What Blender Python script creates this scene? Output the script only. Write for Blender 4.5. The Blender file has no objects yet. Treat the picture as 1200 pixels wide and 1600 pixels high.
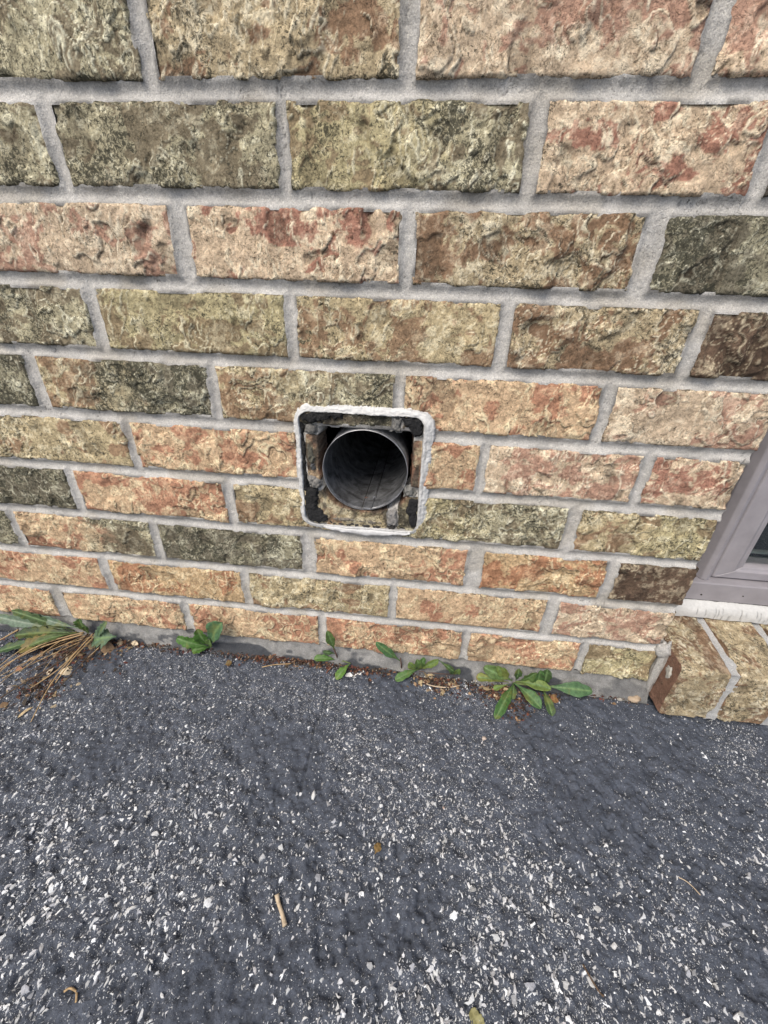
import bpy, math, random
import numpy as np
from mathutils import Matrix, Vector

# ------------------------------------------------------------------ camera, light, exposure
S = bpy.context.scene
cam_d = bpy.data.cameras.new('camera'); cam = bpy.data.objects.new('camera', cam_d)
S.collection.objects.link(cam); S.camera = cam
cam_d.lens = 14.33; cam_d.sensor_width = 36.0; cam_d.clip_start = 0.01; cam_d.clip_end = 200
cam.matrix_world = Matrix(((0.9937005, -0.0785113, 0.07997055, 0.0),
                           (0.10794722, 0.47881956, -0.87125153, -0.42249),
                           (0.03011163, 0.87439568, 0.48427832, -0.192045),
                           (0, 0, 0, 1)))
W = bpy.data.worlds.new('World'); S.world = W; W.use_nodes = True
wn = W.node_tree.nodes; wl = W.node_tree.links; wn.clear()
sky = wn.new('ShaderNodeTexSky'); sky.sky_type = 'NISHITA'; sky.sun_disc = False
sky.sun_elevation = math.radians(52); sky.sun_rotation = math.radians(205)
sky.air_density = 1.0; sky.dust_density = 3.0; sky.ozone_density = 1.0
bg = wn.new('ShaderNodeBackground'); bg.inputs[1].default_value = 0.10
wo = wn.new('ShaderNodeOutputWorld'); wl.new(sky.outputs[0], bg.inputs[0]); wl.new(bg.outputs[0], wo.inputs[0])
sd = bpy.data.lights.new('sun', 'SUN'); sd.energy = 1.8; sd.angle = math.radians(32); sd.color = (1.0, 0.93, 0.82)
so = bpy.data.objects.new('sun', sd); S.collection.objects.link(so)
_el, _az = math.radians(52), math.radians(205)     # azimuth from +Y clockwise: the sun stands behind the camera, to its left
so.rotation_euler = Vector((math.sin(_az)*math.cos(_el), math.cos(_az)*math.cos(_el), math.sin(_el))).to_track_quat('Z', 'Y').to_euler()
S.view_settings.view_transform = 'Standard'; S.view_settings.look = 'None'
S.view_settings.gamma = 1; S.view_settings.use_curve_mapping = False
S.view_settings.exposure = 0.68
S.render.engine = 'CYCLES'

rng = np.random.default_rng(7); random.seed(7)
GZ = -0.690          # level of the asphalt at the foot of the wall

# ------------------------------------------------------------------ noise
def vnoise(x, y, seed):
    r = np.random.default_rng(int(seed) & 0xffffffff); tab = r.random((64, 64))*2-1
    ox, oy = r.random(2)*64
    x = x+ox; y = y+oy
    xi = np.floor(x).astype(int); yi = np.floor(y).astype(int); fx = x-xi; fy = y-yi
    u = fx*fx*fx*(fx*(fx*6-15)+10); v = fy*fy*fy*(fy*(fy*6-15)+10)
    a = tab[xi & 63, yi & 63]; b = tab[(xi+1) & 63, yi & 63]; c = tab[xi & 63, (yi+1) & 63]; d = tab[(xi+1) & 63, (yi+1) & 63]
    return (a*(1-u)+b*u)*(1-v)+(c*(1-u)+d*u)*v
def fbm(x, y, seed, octs=4, gain=.5):
    s = 0; a = 1; t = 0
    for i in range(octs):
        s = s+a*vnoise(x*2**i, y*2**i, seed*31+i*7+1); t += a; a *= gain
    return s/t
def ss(x, a, b):
    t = np.clip((x-a)/(b-a), 0, 1); return t*t*(3-2*t)

# ------------------------------------------------------------------ object helpers
def link(o): S.collection.objects.link(o); return o
def props(o, label=None, category=None, group=None, kind=None):
    if label: o['label'] = label
    if category: o['category'] = category
    if group: o['group'] = group
    if kind: o['kind'] = kind
    return o
def empty(name, loc=(0, 0, 0), **k):
    o = bpy.data.objects.new(name, None); link(o); o.location = loc; o.empty_display_size = .02
    return props(o, **k)
def mesh_obj(name, verts, faces, mat, parent=None, col=None, smooth=True, **k):
    me = bpy.data.meshes.new(name)
    verts = np.asarray(verts, dtype=np.float64)
    if parent is not None: verts = verts-np.array(parent.location)
    elif k.get('label') or k.get('category'):
        pass
    if isinstance(faces, np.ndarray):
        n, m = faces.shape
        me.vertices.add(len(verts)); me.vertices.foreach_set('co', verts.ravel())
        me.loops.add(n*m); me.loops.foreach_set('vertex_index', faces.ravel().astype(np.int32))
        me.polygons.add(n); me.polygons.foreach_set('loop_start', (np.arange(n)*m).astype(np.int32))
        me.update(calc_edges=True)
    else:
        me.from_pydata([tuple(v) for v in verts], [], [tuple(int(i) for i in f) for f in faces])
    if col is not None:
        a = me.color_attributes.new('col', 'FLOAT_COLOR', 'POINT')
        c = np.ones((len(verts), 4), np.float32); col = np.asarray(col); c[:, :col.shape[1]] = col
        a.data.foreach_set('color', c.ravel())
    me.validate(); me.materials.append(mat)
    me.polygons.foreach_set('use_smooth', np.full(len(me.polygons), smooth))
    o = link(bpy.data.objects.new(name, me))
    if parent is not None: o.parent = parent
    return props(o, **k)
def gridfaces(nx, nz, base=0):
    i, j = np.meshgrid(np.arange(nx-1), np.arange(nz-1), indexing='ij')
    a = (i*nz+j).ravel()+base
    return np.stack([a, a+nz, a+nz+1, a+1], 1)
def box(x0, x1, y0, y1, z0, z1):
    v = [(x, y, z) for x in (x0, x1) for y in (y0, y1) for z in (z0, z1)]
    f = [(0, 1, 3, 2), (4, 6, 7, 5), (0, 4, 5, 1), (2, 3, 7, 6), (0, 2, 6, 4), (1, 5, 7, 3)]
    return v, f
class MB:
    def __init__(s): s.v = []; s.f = []; s.c = []
    def add(s, v, f, c=None):
        b = len(s.v); s.v += [tuple(p) for p in v]; s.f += [tuple(i+b for i in q) for q in f]
        if c is not None: s.c += [tuple(c)]*len(v) if not hasattr(c[0], '__len__') else [tuple(q) for q in c]
    def box(s, *a, c=None): s.add(*box(*a), c=c)
    def build(s, name, mat, parent=None, smooth=False, bevel=0, **k):
        o = mesh_obj(name, s.v, s.f, mat, parent, np.array(s.c) if s.c else None, smooth, **k)
        if bevel:
            m = o.modifiers.new('bevel', 'BEVEL'); m.width = bevel; m.segments = 2; m.limit_method = 'ANGLE'
        return o
def tube_pts(pts, rad, seg=6):
    pts = np.array(pts, float); n = len(pts)
    rad = np.full(n, rad) if np.isscalar(rad) else np.array(rad)
    V = []
    for i in range(n):
        t = pts[min(i+1, n-1)]-pts[max(i-1, 0)]; t = t/np.linalg.norm(t)
        a = np.cross(t, (0, 0, 1) if abs(t[2]) < .9 else (1, 0, 0)); a /= np.linalg.norm(a); b = np.cross(t, a)
        for k in range(seg):
            an = 2*math.pi*k/seg; V.append(pts[i]+rad[i]*(a*math.cos(an)+b*math.sin(an)))
    F = [(i*seg+k, i*seg+(k+1) % seg, (i+1)*seg+(k+1) % seg, (i+1)*seg+k) for i in range(n-1) for k in range(seg)]
    F += [tuple(range(seg))[::-1], tuple((n-1)*seg+k for k in range(seg))]
    return V, F

# ------------------------------------------------------------------ materials
def new_mat(name):
    m = bpy.data.materials.new(name); m.use_nodes = True
    nt = m.node_tree; return m, nt, nt.nodes, nt.links, nt.nodes['Principled BSDF']
def N(nt, typ, **kw):
    n = nt.nodes.new(typ)
    for k, v in kw.items():
        if k in n.inputs.keys(): n.inputs[k].default_value = v
        else: setattr(n, k, v)
    return n
def mathn(nt, op, a, b=None, clamp=False):
    n = nt.nodes.new('ShaderNodeMath'); n.operation = op; n.use_clamp = clamp
    for i, v in enumerate((a, b)):
        if v is None: continue
        if isinstance(v, (int, float)): n.inputs[i].default_value = v
        else: nt.links.new(v, n.inputs[i])
    return n.outputs[0]
def ramp(nt, src, p0, p1, c0=(0, 0, 0, 1), c1=(1, 1, 1, 1)):
    r = nt.nodes.new('ShaderNodeValToRGB'); r.color_ramp.elements[0].position = p0; r.color_ramp.elements[1].position = p1
    r.color_ramp.elements[0].color = c0; r.color_ramp.elements[1].color = c1
    nt.links.new(src, r.inputs[0]); return r.outputs[0]
def mix(nt, fac, a, b, mode='MIX'):
    n = nt.nodes.new('ShaderNodeMix'); n.data_type = 'RGBA'; n.blend_type = mode
    for i, v in ((0, fac), (6, a), (7, b)):
        if isinstance(v, (int, float)): n.inputs[i].default_value = v
        elif isinstance(v, tuple): n.inputs[i].default_value = v
        else: nt.links.new(v, n.inputs[i])
    return n.outputs[2]
def noise(nt, co, scale, detail=3, rough=.6, dist=0):
    n = N(nt, 'ShaderNodeTexNoise'); n.inputs['Scale'].default_value = scale; n.inputs['Detail'].default_value = detail
    n.inputs['Roughness'].default_value = rough; n.inputs['Distortion'].default_value = dist
    nt.links.new(co, n.inputs['Vector']); return n.outputs['Fac']
def coords(nt):
    g = nt.nodes.new('ShaderNodeNewGeometry'); return g.outputs['Position']
def vcol(nt):
    a = nt.nodes.new('ShaderNodeAttribute'); a.attribute_name = 'col'; return a
def bump(nt, h, strength, dist, normal=None):
    b = nt.nodes.new('ShaderNodeBump'); b.inputs['Strength'].default_value = strength; b.inputs['Distance'].default_value = dist
    nt.links.new(h, b.inputs['Height'])
    if normal is not None: nt.links.new(normal, b.inputs['Normal'])
    return b.outputs[0]

def rough_vcol(name, fine=600, lo=.62, hi=1.35, bumpd=.0006, speck=True, rough=.92, speckc=(.035, .035, .025, 1), pale=.35, veins=False):
    m, nt, n, l, b = new_mat(name); p = coords(nt); a = vcol(nt)
    n1 = noise(nt, p, fine, 4, .7); n2 = noise(nt, p, fine*.35, 4, .7, .8)
    fac = ramp(nt, n1, .3, .72, (lo,)*3+(1,), (hi,)*3+(1,))
    c = mix(nt, 1.0, a.outputs['Color'], fac, 'MULTIPLY')
    if pale:
        # pale slip grains
        n4 = noise(nt, p, fine*.55, 3, .8, .5)
        pf = mathn(nt, 'MULTIPLY', ramp(nt, n4, .56, .66), pale)
        c = mix(nt, pf, c, mix(nt, 1.0, a.outputs['Color'], (1.7, 1.7, 1.6, 1), 'MULTIPLY'))
    if veins:
        # thin cracks and thin raised slip lines
        v1 = noise(nt, p, 95, 4, .62, 1.6); v2 = noise(nt, p, 130, 4, .6, 1.2); mk = noise(nt, p, 48, 3, .6)
        def line(v, w): return mathn(nt, 'SUBTRACT', 1.0, mathn(nt, 'MULTIPLY', mathn(nt, 'ABSOLUTE', mathn(nt, 'SUBTRACT', v, .5)), 1/w), True)
        cr = mathn(nt, 'MULTIPLY', line(v1, .011), ramp(nt, mk, .40, .52)); cl_ = mathn(nt, 'MULTIPLY', line(v2, .015), ramp(nt, mk, .58, .46))
        c = mix(nt, mathn(nt, 'MULTIPLY', cl_, .60), c, mix(nt, .55, mix(nt, 1.0, a.outputs['Color'], (1.6, 1.6, 1.55, 1), 'MULTIPLY'), (.56, .50, .36, 1)))
        c = mix(nt, mathn(nt, 'MULTIPLY', cr, .62), c, (.07, .052, .036, 1))
        grain = noise(nt, p, 310, 5, .8, .3)
        gl = ramp(nt, noise(nt, p, 22, 3, .6), .35, .65)
        c = mix(nt, mathn(nt, 'MULTIPLY_ADD', gl, .6), c, ramp(nt, grain, .37, .50, (.50, .47, .42, 1), (1.27, 1.27, 1.27, 1)), 'MULTIPLY')
        c.node.inputs[0].links[0].from_node.inputs[2].default_value = .30
    if speck:
        st = noise(nt, p, fine*.50, 5, .78, .9)
        thr = mathn(nt, 'MULTIPLY_ADD', a.outputs['Alpha'], -.34)
        thr.node.inputs[2].default_value = .72                     # alpha 0 -> .72 (none), 1 -> .38 (dense)
        k = mathn(nt, 'MULTIPLY', mathn(nt, 'SUBTRACT', st, thr), 14, True)
        sc = mathn(nt, 'MULTIPLY', k, .85)
        c = mix(nt, sc, c, speckc)
    l.new(c, b.inputs['Base Color']); b.inputs['Roughness'].default_value = rough
    b.inputs['Specular IOR Level'].default_value = .25
    h = mathn(nt, 'ADD', n1, mathn(nt, 'MULTIPLY', n2, 1.6))
    if veins: h = mathn(nt, 'ADD', h, mathn(nt, 'MULTIPLY', mathn(nt, 'SUBTRACT', mathn(nt, 'ADD', cl_, mathn(nt, 'MULTIPLY', grain, 1.5)), cr), 1.0))
    l.new(bump(nt, h, .9, bumpd), b.inputs['Normal'])
    return m
M_brick = rough_vcol('brick_clay', lo=.74, hi=1.24, veins=True, bumpd=.0007)
M_mortar = rough_vcol('mortar_sand', fine=900, lo=.62, hi=1.28, bumpd=.0010, rough=.95, speckc=(.10, .10, .09, 1), pale=.45)
M_caulk = rough_vcol('white_sealant', fine=260, lo=.88, hi=1.08, bumpd=.0003, speck=True, rough=.6, speckc=(.16, .16, .15, 1), pale=0)
M_foam = rough_vcol('black_foam', fine=900, lo=.4, hi=1.7, bumpd=.0012, speck=False, rough=1, pale=0)
M_chip = rough_vcol('stone_chip', fine=700, lo=.75, hi=1.15, bumpd=.0003, speck=False, rough=.7, pale=0)
M_litter = rough_vcol('dry_litter', fine=700, lo=.6, hi=1.3, bumpd=.0003, speck=False, rough=.85, pale=0)

def plain(name, c, rough=.6, metal=0, var=.12, scale=120, bumpd=0, spec=.5):
    m, nt, n, l, b = new_mat(name); p = coords(nt)
    nn = noise(nt, p, scale, 4, .6)
    f = ramp(nt, nn, .3, .7, (1-var,)*3+(1,), (1+var,)*3+(1,))
    l.new(mix(nt, 1.0, tuple(c)+(1,), f, 'MULTIPLY'), b.inputs['Base Color'])
    b.inputs['Roughness'].default_value = rough; b.inputs['Metallic'].default_value = metal
    b.inputs['Specular IOR Level'].default_value = spec
    if bumpd: l.new(bump(nt, nn, .6, bumpd), b.inputs['Normal'])
    return m
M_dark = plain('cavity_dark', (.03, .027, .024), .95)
M_vinyl = plain('taupe_vinyl', (.285, .270, .290), .45, var=.13, scale=28)
M_vinyl_d = plain('dark_vinyl_shade_and_gasket', (.10, .088, .09), .6, var=.1)  # darker copy of the vinyl for painted recess shade and the gasket
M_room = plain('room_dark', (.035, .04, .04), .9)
M_reflect = plain('reflected_line', (.22, .24, .24), .6)
M_straw = plain('dry_straw', (.42, .29, .15), .7, var=.3, scale=200)
M_twig = plain('pale_twig', (.50, .40, .28), .8, var=.2, scale=300, bumpd=.0004)
M_twigd = plain('dark_twig', (.10, .065, .04), .85, var=.3, scale=300)
M_paper = plain('paper', (.80, .80, .78), .8, var=.05)
# galvanised duct
def duct_mat():
    m, nt, n, l, b = new_mat('galvanised_steel'); p = coords(nt)
    n1 = noise(nt, p, 60, 5, .65, .6); n2 = noise(nt, p, 420, 3, .6)
    c = ramp(nt, n1, .35, .68, (.07, .07, .073, 1), (.38, .39, .41, 1))
    c = mix(nt, ramp(nt, n2, .60, .72), c, (.10, .085, .07, 1))
    l.new(c, b.inputs['Base Color']); b.inputs['Metallic'].default_value = .6
    l.new(ramp(nt, n1, .3, .7, (.55,)*3+(1,), (.36,)*3+(1,)), b.inputs['Roughness'])
    l.new(bump(nt, n1, .3, .0012), b.inputs['Normal']); return m
M_duct = duct_mat()
M_rim = plain('cut_steel_edge', (.45, .45, .46), .5, metal=.85, var=.5, scale=70)
def glass_mat():
    m, nt, n, l, b = new_mat('window_glass'); b.inputs['Base Color'].default_value = (.9, .95, .94, 1)
    b.inputs['Roughness'].default_value = .02; b.inputs['Transmission Weight'].default_value = 1.0; b.inputs['IOR'].default_value = 1.45
    return m
M_glass = glass_mat()
def leaf_mat():
    m, nt, n, l, b = new_mat('leaf'); a = vcol(nt); p = coords(nt)
    n1 = noise(nt, p, 260, 4, .6); f = ramp(nt, n1, .3, .7, (.7,)*3+(1,), (1.3,)*3+(1,))
    c = mix(nt, 1.0, a.outputs['Color'], f, 'MULTIPLY')
    yl = noise(nt, p, 45, 4, .65, .5); c = mix(nt, mathn(nt, 'MULTIPLY', ramp(nt, yl, .52, .66), .55), c, (.22, .22, .06, 1))
    b.inputs['Roughness'].default_value = .55; b.inputs['Specular IOR Level'].default_value = .35
    l.new(c, b.inputs['Base Color'])
    t = nt.nodes.new('ShaderNodeBsdfTranslucent'); l.new(mix(nt, 1.0, c, (1.3, 1.5, .6, 1), 'MULTIPLY'), t.inputs[0])
    ms = nt.nodes.new('ShaderNodeMixShader'); ms.inputs[0].default_value = .25
    l.new(b.outputs[0], ms.inputs[1]); l.new(t.outputs[0], ms.inputs[2]); l.new(ms.outputs[0], nt.nodes['Material Output'].inputs[0])
    l.new(bump(nt, n1, .5, .0006), b.inputs['Normal']); return m
M_leaf = leaf_mat()
def asphalt_mat():
    m, nt, n, l, b = new_mat('sealed_asphalt'); p = coords(nt); a = vcol(nt)
    n1 = noise(nt, p, 420, 5, .7, .4); n2 = noise(nt, p, 55, 5, .6); n3 = noise(nt, p, 9, 4, .6)
    c = ramp(nt, n2, .3, .7, (.042, .050, .067, 1), (.090, .103, .132, 1))
    c = mix(nt, 1.0, c, ramp(nt, n1, .3, .72, (.6,)*3+(1,), (1.45,)*3+(1,)), 'MULTIPLY')
    # worn aggregate showing through as fine flecks
    def flecks(scale, rmin, dens, colr, cin):
        w = nt.nodes.new('ShaderNodeVectorMath'); w.operation = 'MULTIPLY_ADD'
        nz = N(nt, 'ShaderNodeTexNoise'); nz.inputs['Scale'].default_value = scale*1.3; nz.inputs['Detail'].default_value = 2; l.new(p, nz.inputs['Vector'])
        l.new(nz.outputs['Color'], w.inputs[0]); w.inputs[1].default_value = (1.4/scale,)*3; l.new(p, w.inputs[2])
        v = N(nt, 'ShaderNodeTexVoronoi'); v.inputs['Scale'].default_value = scale; l.new(w.outputs[0], v.inputs['Vector'])
        sep = nt.nodes.new('ShaderNodeSeparateColor'); l.new(v.outputs['Color'], sep.inputs[0])
        den = mathn(nt, 'MULTIPLY', a.outputs['Color'], dens)
        pick = mathn(nt, 'LESS_THAN', sep.outputs[0], den)
        inside = mathn(nt, 'LESS_THAN', v.outputs['Distance'], mathn(nt, 'MULTIPLY_ADD', sep.outputs[1], .22).node.outputs[0])
        inside.node.inputs[1].links[0].from_node.inputs[2].default_value = rmin
        k = mathn(nt, 'MULTIPLY', pick, inside)
        return mix(nt, k, cin, colr), k
    c, k1 = flecks(900, .18, .40, (.55, .57, .59, 1), c)
    c, k2 = flecks(480, .14, .30, (.60, .61, .62, 1), c)
    l.new(c, b.inputs['Base Color']); b.inputs['Roughness'].default_value = .72; b.inputs['Specular IOR Level'].default_value = .4
    h = mathn(nt, 'ADD', n1, mathn(nt, 'MULTIPLY', mathn(nt, 'ADD', k1, k2), .5))
    l.new(bump(nt, h, 1.0, .0016), b.inputs['Normal']); return m
M_asph = asphalt_mat()

# ------------------------------------------------------------------ ground
def ground_h(x, y):
    b_ = fbm(x*130, y*100, 12, 4, .6); h = .0018*fbm(x*18, y*18, 11, 3)+.0040*b_*(.55+.6*ss(-y, .02, .25))-.0016*ss(-b_, .18, .4)+.0012*np.abs(fbm(x*300, y*260, 13, 2))
    # a hairline crack running away from the wall
    cx = -.106+.006*fbm(y*25, y*0, 14, 3)
    h = h-.0042*np.exp(-((x-cx)/.0013)**2)*ss(-y, .02, .05)*(1-ss(-y, .18, .21))
    return h
def cluster(x, y):
    # where the sealer has worn through and stones show
    c = fbm(x*9, y*9, 21, 4)+.35*fbm(x*30, y*30, 22, 2)
    return np.clip(.56+1.15*c+.20*ss(-y, .03, .25)+.12*ss(-x, .1, .5)-.30*np.exp(-((x+.10)/.11)**2-((y+.17)/.06)**2), .10, 1.0)
xs = np.concatenate([[-60, -20, -6, -2.5, -1.4, -1.0], np.arange(-.80, .62, .0016), [.8, 1.3, 2.5, 6, 20, 60]])
ys = np.concatenate([[-60, -20, -6, -2, -1, -.65, -.5], np.arange(-.42, .028, .0016), [.05, .2, 2, 12, 60]])
X, Y = np.meshgrid(xs, ys, indexing='ij')
fade = ss(X, -1.0, -.8)*(1-ss(X, .62, .9))*ss(Y, -.5, -.42)
Z = GZ+ground_h(X, Y)*fade-.0045*ss(Y, -.016, -.008)*(1+.6*fbm(X*60, Y*60, 15, 3))-.006*ss(X, .15, .45)*ss(X, -1, 0)-.004*ss(Y, .0, .04)
cl = cluster(X, Y)
ground = mesh_obj('driveway', np.stack([X, Y, Z], -1).reshape(-1, 3), gridfaces(len(xs), len(ys)), M_asph,
                  col=np.repeat(cl.reshape(-1, 1), 3, 1), label='dark sealcoated asphalt driveway with pale flecks of worn aggregate', kind='structure')
def gz(x, y): return GZ+float(ground_h(np.array([x]), np.array([y]))[0])-.006*float(ss(np.array([x]), .15, .45)[0])

# embedded chips of pale aggregate
def chips(n, xr, yr, smed, smax, name, pal, dens=True, lift=.0003, seed=3):
    r = np.random.default_rng(seed); V = []; F = []; C = []; b = 0; k = 0
    P = r.random((n*3, 2))*[xr[1]-xr[0], yr[1]-yr[0]]+[xr[0], yr[0]]
    keep = r.random(n*3) < (.04+.96*cluster(P[:, 0], P[:, 1])**1.4 if dens else 1); P = P[keep][:n]
    H = GZ+ground_h(P[:, 0], P[:, 1])-.006*ss(P[:, 0], .15, .45)
    for (x, y), h in zip(P, H):
        s = min(smax, smed*math.exp(r.normal()*.60)); small = s < .0013
        s *= .72+.75*float(ss(-y, .04, .34)); m = 5 if small else int(r.integers(7, 10)); asp = r.uniform(.2, .75); a0 = r.normal(1.45, .8)
        ang = (np.arange(m)+r.uniform(-.35, .35, m))/m*2*math.pi; rad = r.uniform(.45, 1.15, m)
        u = np.cos(ang)*rad*s; v = np.sin(ang)*rad*s*asp
        if not small: v = v+r.normal()*.8/s*u*u*.5
        px = x+u*math.cos(a0)-v*math.sin(a0); py = y+u*math.sin(a0)+v*math.cos(a0)
        t = lift+s*.16*r.uniform(.3, 1)
        c = np.array(pal[int(r.integers(len(pal)))])*r.uniform(.62, 1.2)*float(np.clip(.75+.5*abs(r.normal()), .75, 1.15))
        if small:
            V.append(np.stack([px, py, np.full(m, h-.0002)], 1)); V.append([[x, y, h+t+.0001]])
            F += [(b+i, b+(i+1) % m, b+m) for i in range(m)]; C.append(np.tile(c, (m+1, 1))); b += m+1; continue
        ring = np.stack([px, py, np.full(m, h-.0010)], 1)
        top = np.stack([x+(px-x)*.80, y+(py-y)*.80, h+t*r.uniform(.5, 1.1, m)], 1)
        V.append(ring); V.append(top); V.append([[x, y, h+t*1.1]])
        for i in range(m):
            j = (i+1) % m; F.append((b+i, b+j, b+m+j)); F.append((b+i, b+m+j, b+m+i)); F.append((b+m+i, b+m+j, b+2*m))
        C.append(np.tile(c, (2*m+1, 1))); b += 2*m+1
    return np.concatenate(V), np.array(F), np.concatenate(C)
PAL = [(.66, .68, .69), (.60, .61, .63), (.74, .75, .75), (.36, .37, .40), (.64, .64, .63), (.50, .50, .51), (.70, .72, .74)]
v, f, c = chips(62000, (-.74, .58), (-.41, -.002), .00080, .0036, 'c', PAL)
mesh_obj('aggregate_chips', v, f, M_chip, col=c, smooth=False, label='pale stone chips showing through the worn asphalt surface', kind='stuff')

# ------------------------------------------------------------------ the brick wall
COURSE = .0673182; JT = .0115646; XE = .332           # course height, joint, right end of the wall at the window
HX0, HX1, HZ0, HZ1 = -.1145, -.0095, -.4265, -.3285      # the rough hole cut for the duct
def hole_sd(x, z):
    # signed distance of the hole: square top corners, the bottom follows the duct
    cx, cz = (HX0+HX1)/2, (HZ0+HZ1)/2; hx, hz = (HX1-HX0)/2, (HZ1-HZ0)/2
    r = np.where(z < cz, .040, .006)
    qx = np.abs(x-cx)-hx+r; qz = np.abs(z-cz)-hz+r
    d = np.minimum(np.maximum(qx, qz), 0)+np.hypot(np.maximum(qx, 0), np.maximum(qz, 0))-r
    return d+.0016*fbm(x*160, z*160, 91, 3)
COL = {  # base, patch, cream, speck strength
    'O':  ((.450, .408, .275), (.200, .165, .110), (.78, .75, .57), .64),
    'Od': ((.330, .305, .210), (.170, .152, .110), (.66, .64, .49), .80),
    'Oy': ((.460, .400, .235), (.250, .190, .115), (.72, .67, .48), .54),
    'T':  ((.500, .410, .250), (.300, .195, .120), (.78, .71, .51), .50),
    'Tb': ((.460, .375, .240), (.240, .148, .092), (.74, .67, .50), .54),
    'P':  ((.575, .452, .322), (.410, .245, .178), (.81, .72, .55), .40),
    'P2': ((.550, .425, .298), (.330, .162, .116), (.80, .71, .53), .44),
    'R':  ((.575, .412, .262), (.430, .222, .142), (.78, .68, .45), .42),
    'R2': ((.500, .355, .205), (.370, .185, .105), (.76, .63, .41), .42),
    'D':  ((.135, .090, .062), (.080, .053, .038), (.48, .41, .29), .45),
    'K':  ((.080, .070, .058), (.045, .040, .032), (.25, .23, .18), .60),
}
def brick_surface(X, Z, seed, typ, w, h):
    """relief (m, towards the viewer) and colour of a brick face; X, Z run from its lower left corner"""
    r = np.random.default_rng(seed); ty = typ.split('|'); sp = r.uniform(.38, .62)
    ax = r.uniform(.75, 1.0); az = r.uniform(.5, .85)
    wx = X+.006*fbm(X*70, Z*70, seed+1, 3); wz = Z+.008*fbm(X*60, Z*60, seed+2, 3)
    Nn = fbm(wx*52*ax, wz*52*az, seed+3, 3, .45)
    k = r.uniform(2.3, 4.0); q = Nn*k+50; L = np.floor(q); fr = q-L
    amp = (.0018 if ty[0] not in ('Od', 'K') else .0010)*r.uniform(.8, 1.25)
    on = ss(fbm(X*26, Z*26, seed+4, 2), -.12, .16)                                  # some stretches stay smooth
    relief = (L-50+ss(fr, 0, .10))*amp*on*.9+.0007*fbm(X*140, Z*140, seed+5, 3)+.0010*fbm(X*28, Z*28, seed+6, 2)
    gu = r.uniform(-1, 1); fold = fbm(wx*110+wz*40*gu, wz*26, seed+7, 3, .5); ridge = np.exp(-(fold/.042)**2)
    ron = ss(fbm(X*24, Z*24, seed+8, 2), -.12, .2); relief = relief+.0009*ridge*ron
    # sparse deep gouges
    g = fbm(wx*38, wz*30, seed+9, 2); pit = ss(g, .42, .5); relief = relief-.0016*pit
    rim = ss(fr, .07, .11)*(1-ss(fr, .13, .22))*on; foot = (1-ss(fr, .0, .07))*on+ss(fr, .96, 1)*on*.9  # cream rim also paints a highlight; foot paints the shade below it
    B = np.zeros(X.shape+(3,)); sp_a = np.zeros(X.shape)
    if len(ty) == 2: m = ss(X/w+.30*fbm(X*45, Z*45, seed+10, 4, .7), sp-.24, sp+.24)
    else: m = np.zeros(X.shape)
    patch = ss(fbm(wx*34, wz*42, seed+11, 5, .68)+(.07 if ty[0][0] == 'O' else 0)+.10*((L % 2)*2-1)*on+.12*(r.random()-.5), .07, .15)*.92
    mott = fbm(X*130, Z*130, seed+12, 4, .8)
    for i, t in enumerate(ty):
        b0, b1, cr, sk = COL[t]; b0, b1, cr = map(np.array, (b0, b1, cr)); ww = (m if i else 1-m) if len(ty) == 2 else 1
        c = b0[None, None]*(1-patch[..., None])+b1[None, None]*patch[..., None]
        c = c*(1+.55*mott[..., None])
        cs = ss(mott+.5*fbm(X*50, Z*60, seed+13, 3), .12, .42)*.55*(1-patch*.6)        # pale smeared slip
        cf = np.clip(cs+rim*.9+ridge*ron*.85, 0, .92)[..., None]
        c = c*(1-cf)+cr*cf
        ex = .5*(1-.0*patch)
        B += c*(ww[..., None] if len(ty) == 2 else 1)
        sp_a += (sk*(1-.35*patch)*(1+.5*fbm(X*40, Z*40, seed+14, 2)))*ww
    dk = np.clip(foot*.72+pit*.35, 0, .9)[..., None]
    B = B*(1-dk)+np.array((.05, .036, .024))*dk                                       # shade painted into the fold feet and gouges
    B *= r.uniform(.93, 1.08)
    return relief, np.concatenate([np.clip(B, .01, .85), np.clip(sp_a, 0, 1)[..., None]], -1)

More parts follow.
